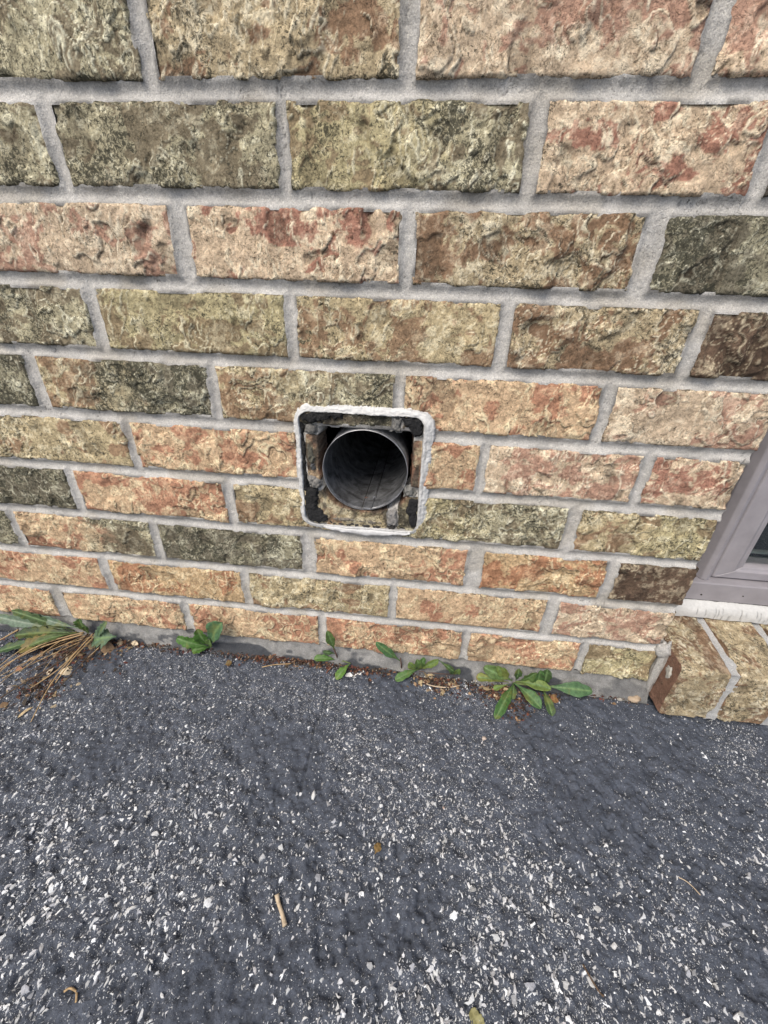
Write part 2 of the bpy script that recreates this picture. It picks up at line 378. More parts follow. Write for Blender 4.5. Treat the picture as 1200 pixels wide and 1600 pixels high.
def make_brick(wall, x0, x1, z0, z1, typ, seed, res=.0013, ragged=True, label=None):
    w, h = x1-x0, z1-z0; nx = max(6, int(w/res)+1); nz = max(5, int(h/res)+1)
    X, Z = np.meshgrid(np.linspace(0, w, nx), np.linspace(0, h, nz), indexing='ij')
    rel, col = brick_surface(X, Z, seed, typ, w, h)
    dl, dr, db, dt = X, w-X, Z, h-Z
    def jit(d, t, s, amp): return amp*fbm(t*120, t*0+s, seed+s, 3)*np.exp(-d/.004)
    PX = X+jit(dl, Z, 21, .0013)+jit(dr, Z, 22, .0016); PZ = Z+jit(db, X, 23, .0007)+jit(dt, X, 24, .0007)
    d = np.minimum(np.minimum(dl, dr), np.minimum(db, dt))
    chip = .6+.9*np.clip(fbm(X*90, Z*90, seed+25, 2)+.3, 0, 1)
    rel = np.maximum(rel, -.0022); rel = rel-.0022*chip*np.exp(-d/.0009)-.0004*np.exp(-d/.004)
    PX = PX+x0; PZ = PZ+z0; PY = -rel
    a = col[..., 3]; col[..., 3] = np.clip(a+.35*np.exp(-np.minimum(db, np.minimum(dt, dl))/.0014), 0, 1)
    if x0 < HX1+.004 and x1 > HX0-.004 and z0 < HZ1+.004 and z1 > HZ0-.004:
        sd = hole_sd(PX, PZ); ins = ss(-sd, -.0004, .0006); PY = PY+ins*.030
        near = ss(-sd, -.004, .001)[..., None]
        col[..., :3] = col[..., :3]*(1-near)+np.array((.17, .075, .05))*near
    fr = 1-.0
    inside_frame = ss(np.minimum(np.minimum(PX+.133, .001-PX), np.minimum(PZ+.448, -.311-PZ)), -.001, .003)
    if inside_frame.max() > 0:   # the brick the hood used to cover: grimy, with smears of old mortar
        g = ss(fbm(PX*60, PZ*60, 404, 3), -.15, .25)[..., None]*inside_frame[..., None]
        g = np.clip(g*.62+.32*inside_frame[..., None]*ss(PZ, -.40, -.33)[..., None]+.26*inside_frame[..., None], 0, .92); col[..., :3] = col[..., :3]*(1-g)+np.array((.055, .048, .04))*g
    V = np.stack([PX, PY, PZ], -1).reshape(-1, 3); F = gridfaces(nx, nz)
    if x0 < HX1+.004 and x1 > HX0-.004 and z0 < HZ1+.004 and z1 > HZ0-.004: F = F[~(sd.reshape(-1)[F] < -.0014).all(1)]
    ring = [i*nz for i in range(nx)]+[(nx-1)*nz+j for j in range(1, nz)]+[i*nz+nz-1 for i in range(nx-2, -1, -1)]+[j for j in range(nz-2, 0, -1)]
    ring = np.array(ring); nb = len(V); bk = V[ring].copy(); bk[:, 1] = .034
    V = np.concatenate([V, bk]); m = len(ring); i = np.arange(m); j = (i+1) % m
    sk = np.stack([ring[i], nb+i, nb+j, ring[j]], 1)
    if x0 < HX1+.004 and x1 > HX0-.004 and z0 < HZ1+.004 and z1 > HZ0-.004:
        q_ = sd.reshape(-1)[ring] < -.0014; sk = sk[~(q_[i] & q_[j])]
    F = np.concatenate([F, sk])
    C = col.reshape(-1, 4); C = np.concatenate([C, C[ring]*[.8, .8, .8, 1]])
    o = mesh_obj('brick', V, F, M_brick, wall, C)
    if label: o['label'] = label
    return o

wall = empty('brick_wall', (0, 0, GZ), label='running bond brick wall with grey mortar and rough tan, pink and olive bricks', category='brick wall')
HJ = {  # head joints (left, right) measured along each course, and the kind of each brick from left to right
 0: ([(-.4470, -.4350), (-.2424, -.2295), (-.0387, -.0258), (.1688, .1835)], ['T', 'O', 'Tb', 'P', 'P']),
 1: ([(-.5420, -.5300), (-.3388, -.3270), (-.1366, -.1267), (.0615, .0743), (.2345, .2470)], ['P', 'O', 'O', 'Oy|O', 'P2', 'K']),
 2: ([(-.4450, -.4320), (-.2413, -.2253), (-.0322, -.0205), (.1664, .1833)], ['O', 'P', 'P2', 'Tb', 'Od']),
 3: ([(-.5500, -.5380), (-.3463, -.3326), (-.1412, -.1303), (.0615, .0743), (.2312, .2430)], ['R', 'O', 'Oy', 'T', 'Tb', 'D']),
 4: ([(-.4401, -.4247), (-.2317, -.2209), (-.0320, -.0226), (.1708, .1831)], ['Od', 'T|Od', 'T|O', 'R', 'P']),
 5: ([(-.5480, -.5360), (-.3447, -.3337), (-.1400, -.1300), (.0628, .0720), (.2295, .2409)], ['O', 'T', 'R', 'R', 'P', 'P2']),
 6: ([(-.4416, -.4295), (-.2354, -.2242), (-.0340, -.0226), (.1707, .1860)], ['Od', 'R', 'T', 'Oy|O', 'T|Oy']),
 7: ([(-.5510, -.5391), (-.3482, -.3358), (-.1430, -.1260), (.0670, .0872), (.2332, .2466)], ['Od', 'R|O', 'Od', 'R', 'R2', 'D']),
 8: ([(-.6440, -.6320), (-.4404, -.4267), (-.2327, -.2216), (-.0281, -.0182), (.1763, .1918)], ['O', 'R', 'R2', 'T', 'R', 'P']),
 9: ([(-.5397, -.5221), (-.3341, -.3213), (-.1287, -.1168), (.0770, .0876), (.2363, .2470)], ['R', 'R', 'R', 'R', 'R', 'Oy']),
 -1: ([(-.3400, -.3270), (-.1380, -.1260), (.0620, .0740), (.2345, .2470)], ['O', 'T', 'O', 'P', 'R']),
 -2: ([(-.4470, -.4350), (-.2424, -.2295), (-.0387, -.0258), (.1688, .1835)], ['P', 'T', 'R', 'O', 'P']),
}
sd_ = 1000
DARK = {(1, 5): 'short charcoal brick at the end of its course', (3, 5): 'dark brown brick at the end of its course', (7, 5): 'short dark brown brick beside the window opening'}
for row in sorted(HJ):
    js, tys = HJ[row]; zt = -row*COURSE; zb = zt-(COURSE-JT)
    edges = [js[0][0]-.192]+[e for p in js for e in p]+[XE]
    for i, t in enumerate(tys):
        x0, x1 = edges[2*i], edges[2*i+1]; sd_ += 37
        if i == len(tys)-1: x1 += [.004, -.001, .002, .003, .002, -.001, -.002, .003, .001, .004, .0, .001][row+2 if row < 0 else row]
        vis = row >= 0 and x1 > -.66
        make_brick(wall, x0, x1, zb, zt, t, sd_, .00105 if vis else .006, label=DARK.get((row, i)))

# mortar: bed joints and head joints, tooled concave
MC = np.array((.53, .515, .49))
RECTS = {}
for row in HJ:
    js = HJ[row][0]; e = [js[0][0]-.192]+[q for p in js for q in p]+[XE+.02]
    RECTS[row] = [(e[2*i], e[2*i+1], -row*COURSE-(COURSE-JT), -row*COURSE) for i in range(len(e)//2)]
def mortar_y(X, Z, rec):
    """one tooled, continuous mortar surface: deepest along the middle of every joint"""
    d = np.full(X.shape, .012); mid = int(round(-(Z.mean()+COURSE/2)/COURSE))
    for row in range(mid-2, mid+3):
        for (a0, a1, b0, b1) in RECTS.get(row, []):
            if a1 < X.min()-.02 or a0 > X.max()+.02: continue
            d = np.minimum(d, np.hypot(np.maximum(np.maximum(a0-X, X-a1), 0), np.maximum(np.maximum(b0-Z, Z-b1), 0)))
    return rec-.0014+.0028*(1-(1-np.clip(d/.0058, 0, 1))**2)+.0006*fbm(X*240, Z*240, 501, 3)+.0013*fbm(X*28, Z*34, 502, 3), d
def mortar_strip(x0, x1, z0, z1, seed, vertical, res=.0013, rec=.0026, name='mortar_joint'):
    w, h = x1-x0, z1-z0; nx = max(3, int(w/res)+1); nz = max(3, int(h/res)+1)
    X, Z = np.meshgrid(np.linspace(x0, x1, nx), np.linspace(z0, z1, nz), indexing='ij')
    y, d = mortar_y(X, Z, rec)
    st = fbm(X*35, Z*35, 503, 4); c = MC*(1+.26*st[..., None]+.10*fbm(X*200, Z*200, 504, 3)[..., None])
    warm = ss(fbm(X*22, Z*22, 505, 2), .1, .5)[..., None]; c = c*(1-.30*warm)+np.array((.40, .35, .27))*.30*warm
    # a broken dark line where mortar meets brick, and a few hairline cracks
    rim = np.exp(-d/.0009)*ss(fbm(X*60, Z*60, 506, 2), -.4, .3); c = c*(1-.55*rim[..., None])
    hc = np.exp(-(fbm(X*26, Z*26, 507, 4, .6)/.006)**2)*ss(fbm(X*12, Z*12, 508, 2), .12, .3); c = c*(1-.55*hc[..., None]); y = y+.0006*hc
    F = gridfaces(nx, nz)
    if x0 < HX1 and x1 > HX0 and z0 < HZ1+.002 and z1 > HZ0-.002:
        sdh = hole_sd(X, Z); y = y+ss(-sdh, -.0004, .0006)*.030
        F = F[~(sdh.reshape(-1)[F] < -.0014).all(1)]
    if len(F) == 0: return
    al = np.clip(.25+.35*fbm(X*30, Z*30, 509, 2), 0, .6)
    mesh_obj(name, np.stack([X, y, Z], -1).reshape(-1, 3), F, M_mortar, wall, np.concatenate([c, al[..., None]], -1).reshape(-1, 4))
for row in range(-2, 10):
    zt = -row*COURSE; zb = zt-(COURSE-JT); vis = row >= 0
    xl = HJ[row][0][0][0]-.192
    if row > -2: mortar_strip(xl, XE-.001, zt-.0025, zt+JT+.0025, 500+row, False, .0014 if row >= 0 else .006, rec=.0026)
    for k, (l_, r_) in enumerate(HJ[row][0]):
        mortar_strip(l_-.002, r_+.002, zb+.0023, zt-.0023, 700+row*9+k, True, .0013 if vis else .005)

# the old bead of mortar parging under the bottom course
nx, nz = 720, 26
X, T = np.meshgrid(np.linspace(-1.0, XE+.012, nx), np.linspace(0, 1, nz), indexing='ij')
PZ = -9*COURSE-(COURSE-JT)+.003-T*.040
PY = .0025-.0075*ss(T, .05, .6)-.007*ss(T, .5, 1)+.0022*fbm(X*26, T*2, 81, 3)+.0008*fbm(X*210, T*7, 82, 3)
c = MC*np.array((.50, .51, .52))*(1+.30*fbm(X*40, T*2, 83, 4)[..., None]+.25*fbm(X*190, T*8, 88, 3)[..., None])
sm = (ss(fbm(X*16, T*1.4, 84, 3)*1.1+1.5*(T-.55)-.10, .0, .12))[..., None]     # black sealer brushed up onto the mortar
sm2 = ss(fbm(X*45, T*3, 87, 3), .36, .42)[..., None]*.8
sm = np.clip(sm+sm2, 0, 1)*.93*(1-.6*ss(X, .22, .30))[..., None]
c = c*(1-sm)+np.array((.055, .06, .07))*sm
mesh_obj('mortar_ledge', np.stack([X, PY, PZ], -1).reshape(-1, 3), gridfaces(nx, nz), M_mortar, wall,
         np.concatenate([c, np.full(c.shape[:2]+(1,), .25)], -1).reshape(-1, 4), label='grey mortar ledge smeared with black driveway sealer')
# block backing behind the brick face, with the opening for the duct
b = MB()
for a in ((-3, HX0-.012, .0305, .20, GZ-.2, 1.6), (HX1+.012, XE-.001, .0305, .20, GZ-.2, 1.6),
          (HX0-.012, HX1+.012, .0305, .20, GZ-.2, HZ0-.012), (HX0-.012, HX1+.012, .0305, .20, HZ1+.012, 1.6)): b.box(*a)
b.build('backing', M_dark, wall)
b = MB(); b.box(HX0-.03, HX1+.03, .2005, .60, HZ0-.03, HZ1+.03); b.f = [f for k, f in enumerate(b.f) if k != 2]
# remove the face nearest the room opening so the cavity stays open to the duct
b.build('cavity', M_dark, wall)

# ------------------------------------------------------------------ duct
PX0, PZ0, PR = -.0625, -.3767, .0478
duct = empty('exhaust_duct', (PX0, 0, PZ0), label='round galvanised steel duct end sitting in the square hole in the wall', category='exhaust duct')
def ring_pts(r, y, n=96, wob=0, zof=0):
    a = np.arange(n)/n*2*math.pi
    rr = r*(1+wob*np.sin(a*2+.6)+wob*.5*np.sin(a*3+1.2)+.0012*np.sin(a*17))
    return np.stack([PX0+rr*np.cos(a), np.full(n, y), PZ0+zof+rr*np.sin(a)*1.02], 1)
def tubewall(rs, ys, n=96, wobs=None):
    V = np.concatenate([ring_pts(r, y, n, (wobs[k] if wobs else 0)) for k, (r, y) in enumerate(zip(rs, ys))])
    F = [(k*n+i, k*n+(i+1) % n, (k+1)*n+(i+1) % n, (k+1)*n+i) for k in range(len(rs)-1) for i in range(n)]
    return V, F
t_ = .0006
V, F = tubewall([PR+t_, PR+t_, PR+t_, PR, PR, PR, PR, PR, PR], [.48, .05, .0012, .0010, .008, .03, .06, .12, .48], wobs=[0, 0, .012, .012, .011, .008, .003, 0, 0])
mesh_obj('pipe', V, F, M_duct, duct)
V, F = tubewall([PR-.0001, PR+.0006, PR+.0007, PR-.0001, PR-.0001], [-.0004, -.0006, .0012, .0012, -.0004], wobs=[.012]*5)
mesh_obj('rim', V, F, M_rim, duct)
# folded longitudinal lock seam along the bottom, and the loose tab at the lip
def strip_on_pipe(a0, a1, h, y0, y1, name, mat, n=8, ny=24):
    V = []
    for i in range(n+1):
        a = a0+(a1-a0)*i/n; e = h if 0 < i < n else -.0004
        for j in range(ny+1):
            rr = PR-e; V.append((PX0+rr*math.cos(a), y0+(y1-y0)*j/ny, PZ0+rr*1.02*math.sin(a)))
    mesh_obj(name, V, gridfaces(n+1, ny+1), mat, duct, smooth=False)
strip_on_pipe(math.radians(-93), math.radians(-79), .0011, .0012, .47, 'seam', M_duct)
strip_on_pipe(math.radians(-80.2), math.radians(-78.6), .0022, .0010, .47, 'seam_fold', M_duct, n=4)
strip_on_pipe(math.radians(-95.0), math.radians(-93), .0004, .0012, .47, 'seam_groove', M_dark, n=3)
strip_on_pipe(math.radians(-78.6), math.radians(-76.8), .0004, .0012, .47, 'seam_groove', M_dark, n=3)
b = MB(); aa = math.radians(-88)
b.box(PX0-.001, PX0+.0075, -.0012, -.0004, PZ0-PR*1.02+.0005, PZ0-PR*1.02+.0030); b.build('tab', M_rim, duct, bevel=.0003)
b = MB(); v, f = tube_pts([(PX0+.0085, .030, PZ0-PR+.0002), (PX0+.0085, .030, PZ0-PR+.0036)], .0022, 8); b.add(v, f); b.build('rivet', M_duct, duct, bevel=.0004)

# ------------------------------------------------------------------ sealant ring left by the removed hood
seal = empty('sealant_outline', (-.066, 0, -.379), label='white square of dried sealant with rounded corners left around the duct', category='sealant')
def rrect(cx, cz, hx, hz, r, n):
    per = []; pts = []
    segs = [((cx-hx+r, cz+hz), (cx+hx-r, cz+hz), None), ((cx+hx-r, cz+hz-r), 90, 0), ((cx+hx, cz+hz-r), (cx+hx, cz-hz+r), None), ((cx+hx-r, cz-hz+r), 0, -90),
            ((cx+hx-r, cz-hz), (cx-hx+r, cz-hz), None), ((cx-hx+r, cz-hz+r), -90, -180), ((cx-hx, cz-hz+r), (cx-hx, cz+hz-r), None), ((cx-hx+r, cz+hz-r), 180, 90)]
    for s in segs:
        if s[2] is None:
            for k in range(40): t = k/40; pts.append((s[0][0]*(1-t)+s[1][0]*t, s[0][1]*(1-t)+s[1][1]*t))
        else:
            for k in range(16): a = math.radians(s[1]+(s[2]-s[1])*k/16); pts.append((s[0][0]+r*math.cos(a), s[0][1]+r*math.sin(a)))
    P = np.array(pts+[pts[0]]); d = np.r_[0, np.cumsum(np.hypot(*np.diff(P, axis=0).T))]
    q = np.linspace(0, d[-1], n+1)[:-1]; x = np.interp(q, d, P[:, 0]); z = np.interp(q, d, P[:, 1])
    tx = np.roll(x, -1)-np.roll(x, 1); tz = np.roll(z, -1)-np.roll(z, 1); L = np.hypot(tx, tz)
    return x, z, -tz/L, tx/L, q                    # normal points outwards (path runs clockwise)
n = 640; x, z, ox, oz, q = rrect(-.0658, -.3797, .0685, .0700, .0125, n)
side = (np.abs(ox) > np.abs(oz))
right = ss(ox, .4, .9); bottom = ss(-oz, .4, .9); top = ss(oz, .4, .9); left = ss(-ox, .4, .9)
wo_ = .0066+.0004*left+.0030*right+.0010*top+.0030*np.abs(fbm(q*260, q*0, 61, 4, .7))-.0006+.0016*fbm(q*60, q*0, 62, 3)-.0010*bottom
wi_ = .0010+.0022*right+.0010*top*1+.0006*fbm(q*130, q*0, 63, 3)-.0004*bottom
ht = .0037+.0013*fbm(q*45, q*0, 64, 3)+.0010*right-.0008*bottom
m = 15; V = []; C = []
prof = np.linspace(0, 1, m)
for k, p in enumerate(prof):
    off = wo_*(1-p)-wi_*p
    ly = np.interp(p, [0, .10, .35, .72, .86, .93, 1], [-.35, .18, .55, 1.0, .95, .2, -.9])
    rough_ = .0011*fbm(q*260, q*0+k*.5, 65, 4, .7)+.0005*fbm(q*60, q*0+k*.8, 66, 3)
    yy = -(ht*ly+rough_*(1 if 0 < k < m-1 else 0)); 
    V.append(np.stack([x+ox*off, yy-.0004, z+oz*off], 1))
    dirt = np.clip(.5*fbm(q*90, q*0+k*.6, 67, 3)+.25*bottom*(p > .4)+(.25*right if p > .55 else 0)+(.5 if p > .9 else 0), 0, .75)
    base = np.array((.63, .63, .62))[None]*(1-dirt[:, None])+np.array((.25, .24, .23))[None]*dirt[:, None]
    al = np.clip(.12+.5*dirt+.35*(k <= 1), 0, .8)
    C.append(np.concatenate([base, al[:, None]], 1))
V = np.array(V).reshape(-1, 3); C = np.array(C).reshape(-1, 4)
F = [(k*n+i, k*n+(i+1) % n, (k+1)*n+(i+1) % n, (k+1)*n+i) for k in range(m-1) for i in range(n)]
mesh_obj('sealant_bead', V, np.array(F), M_caulk, seal, C)

def inpoly(x, z, P):
    P = np.asarray(P); ins = np.zeros(x.shape, bool); dm = np.full(x.shape, 9.)
    for (x1, z1), (x2, z2) in zip(P, np.roll(P, -1, 0)):
        c = ((z1 > z) != (z2 > z)) & (x < (x2-x1)*(z-z1)/((z2-z1)+1e-12)+x1); ins ^= c
        L2 = (x2-x1)**2+(z2-z1)**2; t = np.clip(((x-x1)*(x2-x1)+(z-z1)*(z2-z1))/L2, 0, 1)
        dm = np.minimum(dm, np.hypot(x-x1-t*(x2-x1), z-z1-t*(z2-z1)))
    return np.where(ins, -dm, dm)
def wall_patch(name, P, thick, mat, base, parent, seed, res=.0009, edge=.0022, rag=.0030, y0=.0, rough_=.0006, var=.25, al=.2, **k):
    """a lump of stuff with ragged outline stuck on the wall face; its rim dips into the brick"""
    P = np.asarray(P, float); x0, z0 = P.min(0)-.003; x1, z1 = P.max(0)+.003
    nx, nz = int((x1-x0)/res)+2, int((z1-z0)/res)+2
    X, Z = np.meshgrid(np.linspace(x0, x1, nx), np.linspace(z0, z1, nz), indexing='ij')
    d = inpoly(X, Z, P)+rag*fbm(X*220, Z*220, seed, 3)
    hgt = ss(-d, -.0003, edge)*(thick+rough_*fbm(X*420, Z*420, seed+1, 3)*2)
    y = y0+.0028-hgt
    Vv = np.stack([X, y, Z], -1).reshape(-1, 3); F = gridfaces(nx, nz)
    keep = (d.reshape(-1) < .0006)[F].any(1); F = F[keep]
    used = np.unique(F); mp = np.zeros(len(Vv), int); mp[used] = np.arange(len(used))
    c = np.array(base)*(1+var*fbm(X*150, Z*150, seed+2, 3)[..., None]); c = np.concatenate([c, np.full(c.shape[:2]+(1,), al)], -1).reshape(-1, 4)
    return mesh_obj(name, Vv[used], mp[F], mat, parent, c[used], **k)
BK = (.026, .026, .027)
wall_patch('foam_gasket', [(-.1335, -.312), (-.1075, -.3095), (-.083, -.3105), (-.0835, -.3185), (-.098, -.3178), (-.108, -.3230), (-.121, -.3230), (-.1300, -.3220)], .0066, M_foam, BK, seal, 901)
wall_patch('foam_gasket', [(-.026, -.3100), (-.0015, -.3105), (.0012, -.3280), (-.0054, -.3330), (-.0135, -.3265), (-.020, -.318)], .0066, M_foam, BK, seal, 902)
wall_patch('foam_gasket', [(-.1344, -.401), (-.1185, -.4015), (-.118, -.4252), (-.104, -.4380), (-.1113, -.4480), (-.1300, -.4465), (-.1345, -.4266)], .0066, M_foam, BK, seal, 903)
wall_patch('foam_gasket', [(-.0120, -.4053), (.0020, -.4060), (.0026, -.4440), (-.0075, -.4460), (-.0128, -.4245)], .0066, M_foam, BK, seal, 904)
wall_patch('foam_gasket', [(-.1345, -.320), (-.1300, -.321), (-.1295, -.402), (-.1345, -.402)], .0042, M_foam, (.03, .03, .03), seal, 905)
wall_patch('foam_gasket', [(-.105, -.4455), (-.010, -.4462), (-.010, -.4500), (-.105, -.4500)], .0040, M_foam, (.05, .048, .046), seal, 906)
wall_patch('foam_gasket', [(-.083, -.3100), (-.026, -.3095), (-.026, -.3122), (-.083, -.3125)], .0040, M_foam, (.035, .033, .032), seal, 907)
GR = (.24, .23, .215)
wall_patch('mortar_smear', [(-.1290, -.382), (-.1183, -.3874), (-.1135, -.3951), (-.1160, -.4026), (-.1290, -.3985)], .0066, M_mortar, GR, seal, 911, rough_=.0012)
wall_patch('mortar_smear', [(-.1285, -.3235), (-.1160, -.3265), (-.1165, -.3370), (-.1285, -.3350)], .0060, M_mortar, (.18, .175, .165), seal, 912, rough_=.001)
wall_patch('mortar_smear', [(-.1285, -.345), (-.1195, -.350), (-.1190, -.368), (-.1240, -.372), (-.1290, -.365)], .0058, M_mortar, (.13, .125, .10), seal, 913, rough_=.001)
wall_patch('mortar_smear', [(-.1270, -.3690), (-.1190, -.3680), (-.1180, -.3785), (-.1245, -.3815)], .0070, M_mortar, (.10, .10, .10), seal, 914, rough_=.001)
wall_patch('mortar_smear', [(-.0330, -.4300), (-.0235, -.4200), (-.0220, -.4440), (-.0360, -.4440)], .0052, M_mortar, (.26, .25, .24), seal, 915)
wall_patch('mortar_smear', [(-.0330, -.3120), (-.0235, -.3120), (-.0235, -.3275), (-.0330, -.3275)], .0052, M_mortar, (.20, .195, .185), seal, 916)
wall_patch('mortar_smear', [(-.0160, -.392), (-.0040, -.388), (-.0035, -.404), (-.0160, -.404)], .0056, M_mortar, (.22, .215, .20), seal, 917, rough_=.001)
wall_patch('mortar_smear', [(-.104, -.4385), (-.040, -.4400), (-.040, -.4445), (-.104, -.4440)], .0040, M_mortar, (.20, .18, .15), seal, 918, rough_=.001)
# the second torn skin of sealant hanging below
n2 = 150; tx = np.linspace(-.112, -.006, n2)
V = []; C = []
for k in range(9):
    p = k/8; zz = -.4505-.0105*p*np.sin(np.clip((tx+.112)/.106, 0, 1)*math.pi)**.6*(1+.35*fbm(tx*60, tx*0, 71, 3))-.0012*p
    yy = -.0012-.0040*np.sin(p*math.pi)-.0012*fbm(tx*160, tx*0+k*.4, 72, 3)*(1 if 0 < k < 8 else 0); yy = np.where(p in (0, 1), .001, yy)
    V.append(np.stack([tx, yy, zz], 1)); C.append(np.tile((.58-.12*(k % 3 == 0), .58-.12*(k % 3 == 0), .58-.12*(k % 3 == 0), .3), (n2, 1)))
mesh_obj('sealant_skin', np.array(V).reshape(-1, 3), gridfaces(9, n2), M_caulk, seal, np.array(C).reshape(-1, 4))

# ------------------------------------------------------------------ rowlock sill below the window
sill = empty('brick_sill', (.35, 0, GZ), label='rowlock brick sill standing on the asphalt under the basement window', category='window sill')
ZT_F, ZT_B, YF, YB = -.6015, -.5880, -.033, .064
def sill_brick(x0, x1, typ, seed, end_red=False, yf=YF, zf=ZT_F):
    """one face swept over the top and down the front, rough like the wall bricks"""
    res = .0014; w = x1-x0; topl = YB-yf; zb = GZ+.004; fr_ = zf-zb; L = topl+fr_
    nu = int(w/res)+1; nv = int(L/res)+1
    U, T = np.meshgrid(np.linspace(0, w, nu), np.linspace(0, L, nv), indexing='ij')
    rel, col = brick_surface(U, T, seed, typ, w, L); col[..., :3] *= .84
    r = .004; s = ss(T, topl-r, topl+r)
    Yc = np.where(T < topl, YB-T, yf); Zc = np.where(T < topl, ZT_B+(zf-ZT_B)*T/topl, zf-(T-topl))
    Yc = Yc+.0016*np.exp(-((T-topl)/.003)**2); Zc = Zc-.0016*np.exp(-((T-topl)/.003)**2)
    e = np.minimum(U, w-U); rel = rel*1.1-.0022*np.exp(-e/.0012)
    PYs = Yc-rel*s; PZs = Zc+rel*(1-s)
    PXs = x0+U+.0012*fbm(T*90, T*0, seed+3, 3)*np.exp(-U/.004)+.0012*fbm(T*90, T*0+4, seed+4, 3)*np.exp(-(w-U)/.004)
    V = np.stack([PXs, PYs, PZs], -1).reshape(-1, 3); F = gridfaces(nu, nv); C = col.reshape(-1, 4)
    # end faces
    vs = [V]; fs = [F]; cs = [C]; b0 = len(V)
    for side_, idx in ((0, np.arange(nv)), (1, (nu-1)*nv+np.arange(nv))):
        sgn = -1 if side_ == 0 else 1; prof = V[idx]; K = 26; g = []
        cen = np.array([prof[:, 0].mean(), YB, zb])
        for k in range(K):
            t = k/(K-1); p = prof*(1-t)+np.array([0, YB, zb])*t; p[:, 0] = (x0 if side_ == 0 else x1)
            p[:, 0] += sgn*(.0009*fbm(p[:, 1]*150, p[:, 2]*150, seed+side_, 3))
            if k == 0: p = prof.copy()
            g.append(p)
        g = np.array(g); vs.append(g.reshape(-1, 3)); fs.append(gridfaces(K, nv, b0))
        cc = np.array((.235, .135, .095) if end_red else (.25, .16, .10)); cv = cc*(1+.25*fbm(g[..., 1]*60, g[..., 2]*60, seed+9, 3)[..., None])
        cs.append(np.concatenate([cv, np.full(cv.shape[:2]+(1,), .12)], -1).reshape(-1, 4)); b0 += K*nv
    return mesh_obj('brick', np.concatenate(vs), np.concatenate(fs), M_brick, sill, np.concatenate(cs))
for i, (x0, x1, ty, yf) in enumerate([(.3470, .4075, 'Tb', -.0330), (.4180, .4800, 'Tb', -.0320), (.4910, .5520, 'T', -.033), (.5630, .6240, 'R2', -.032), (.6350, .6960, 'T', -.033), (.7070, .7680, 'P', -.033)]):
    o = sill_brick(x0, x1, ty, 4000+i*53, i == 0, yf)
    if i == 0: o['label'] = 'end brick of the sill with its smooth red side showing'
    # joint after each brick
    xa, xb = x1-.002, x1+.0135; nu, nv = 12, 120; topl = YB-YF; L = topl+(ZT_F-GZ)
    U, T = np.meshgrid(np.linspace(xa, xb, nu), np.linspace(0, L, nv), indexing='ij')
    t = (U-xa)/(xb-xa)*2-1; rc = .0030+.0012*(1-t*t)+.0008*fbm(U*200, T*200, 950+i, 3)
    s = ss(T, topl-.005, topl+.005)
    Yc = np.where(T < topl, YB-T, YF)+rc*s; Zc = np.where(T < topl, ZT_B+(ZT_F-ZT_B)*T/topl, ZT_F-(T-topl))-rc*(1-s)
    c = MC*(1+.16*fbm(U*60, T*60, 960+i, 3)[..., None])*np.array((.9, .93, .97))
    mesh_obj('mortar_joint', np.stack([U, Yc, Zc], -1).reshape(-1, 3), gridfaces(nu, nv), M_mortar, sill, np.concatenate([c, np.full(c.shape[:2]+(1,), .3)], -1).reshape(-1, 4))
# mortar between the sill's end brick and the wall corner
def lump(name, cx, cy, cz, rx, ry, rz, mat, base, parent, seed, al=.2, nu=26, nv=16, amp=.22):
    V = []; C = []
    for i in range(nu):
        for j in range(nv+1):
            a = i/nu*2*math.pi; b_ = -math.pi/2+math.pi*j/nv; d = np.array([math.cos(a)*math.cos(b_), math.sin(a)*math.cos(b_), math.sin(b_)])
            V.append(d)
    V = np.array(V); nn = fbm(V[:, 0]*2.1+V[:, 2]*1.3, V[:, 1]*2.1-V[:, 2]*.9, seed, 3); P = V*(1+amp*nn[:, None])*[rx, ry, rz]+[cx, cy, cz]
    F = [(i*(nv+1)+j, ((i+1) % nu)*(nv+1)+j, ((i+1) % nu)*(nv+1)+j+1, i*(nv+1)+j+1) for i in range(nu) for j in range(nv)]
    c = np.concatenate([np.array(base)*(1+.2*fbm(V[:, 0]*5, V[:, 1]*5+V[:, 2]*4, seed+1, 3)[:, None]), np.full((len(V), 1), al)], 1)
    return mesh_obj(name, P, np.array(F), mat, parent, c)
b = MB(); b.box(.3335, .3480, .004, .058, GZ-.01, -.600, c=tuple(MC*.8)+(.4,)); b.build('mortar_joint', M_mortar, sill)
lump('mortar_joint', .3415, -.001, -.640, .0065, .0060, .050, M_mortar, MC*.85, sill, 71, .35, amp=.5)
lump('mortar_joint', .3400, .002, -.603, .0085, .0085, .010, M_mortar, MC*.9, sill, 72, .35, amp=.5)
lump('paint_splash', .3470, -.0150, -.6265, .0014, .0058, .0082, M_caulk, (.50, .48, .43), sill, 75, .4, nu=40, nv=24, amp=.7)
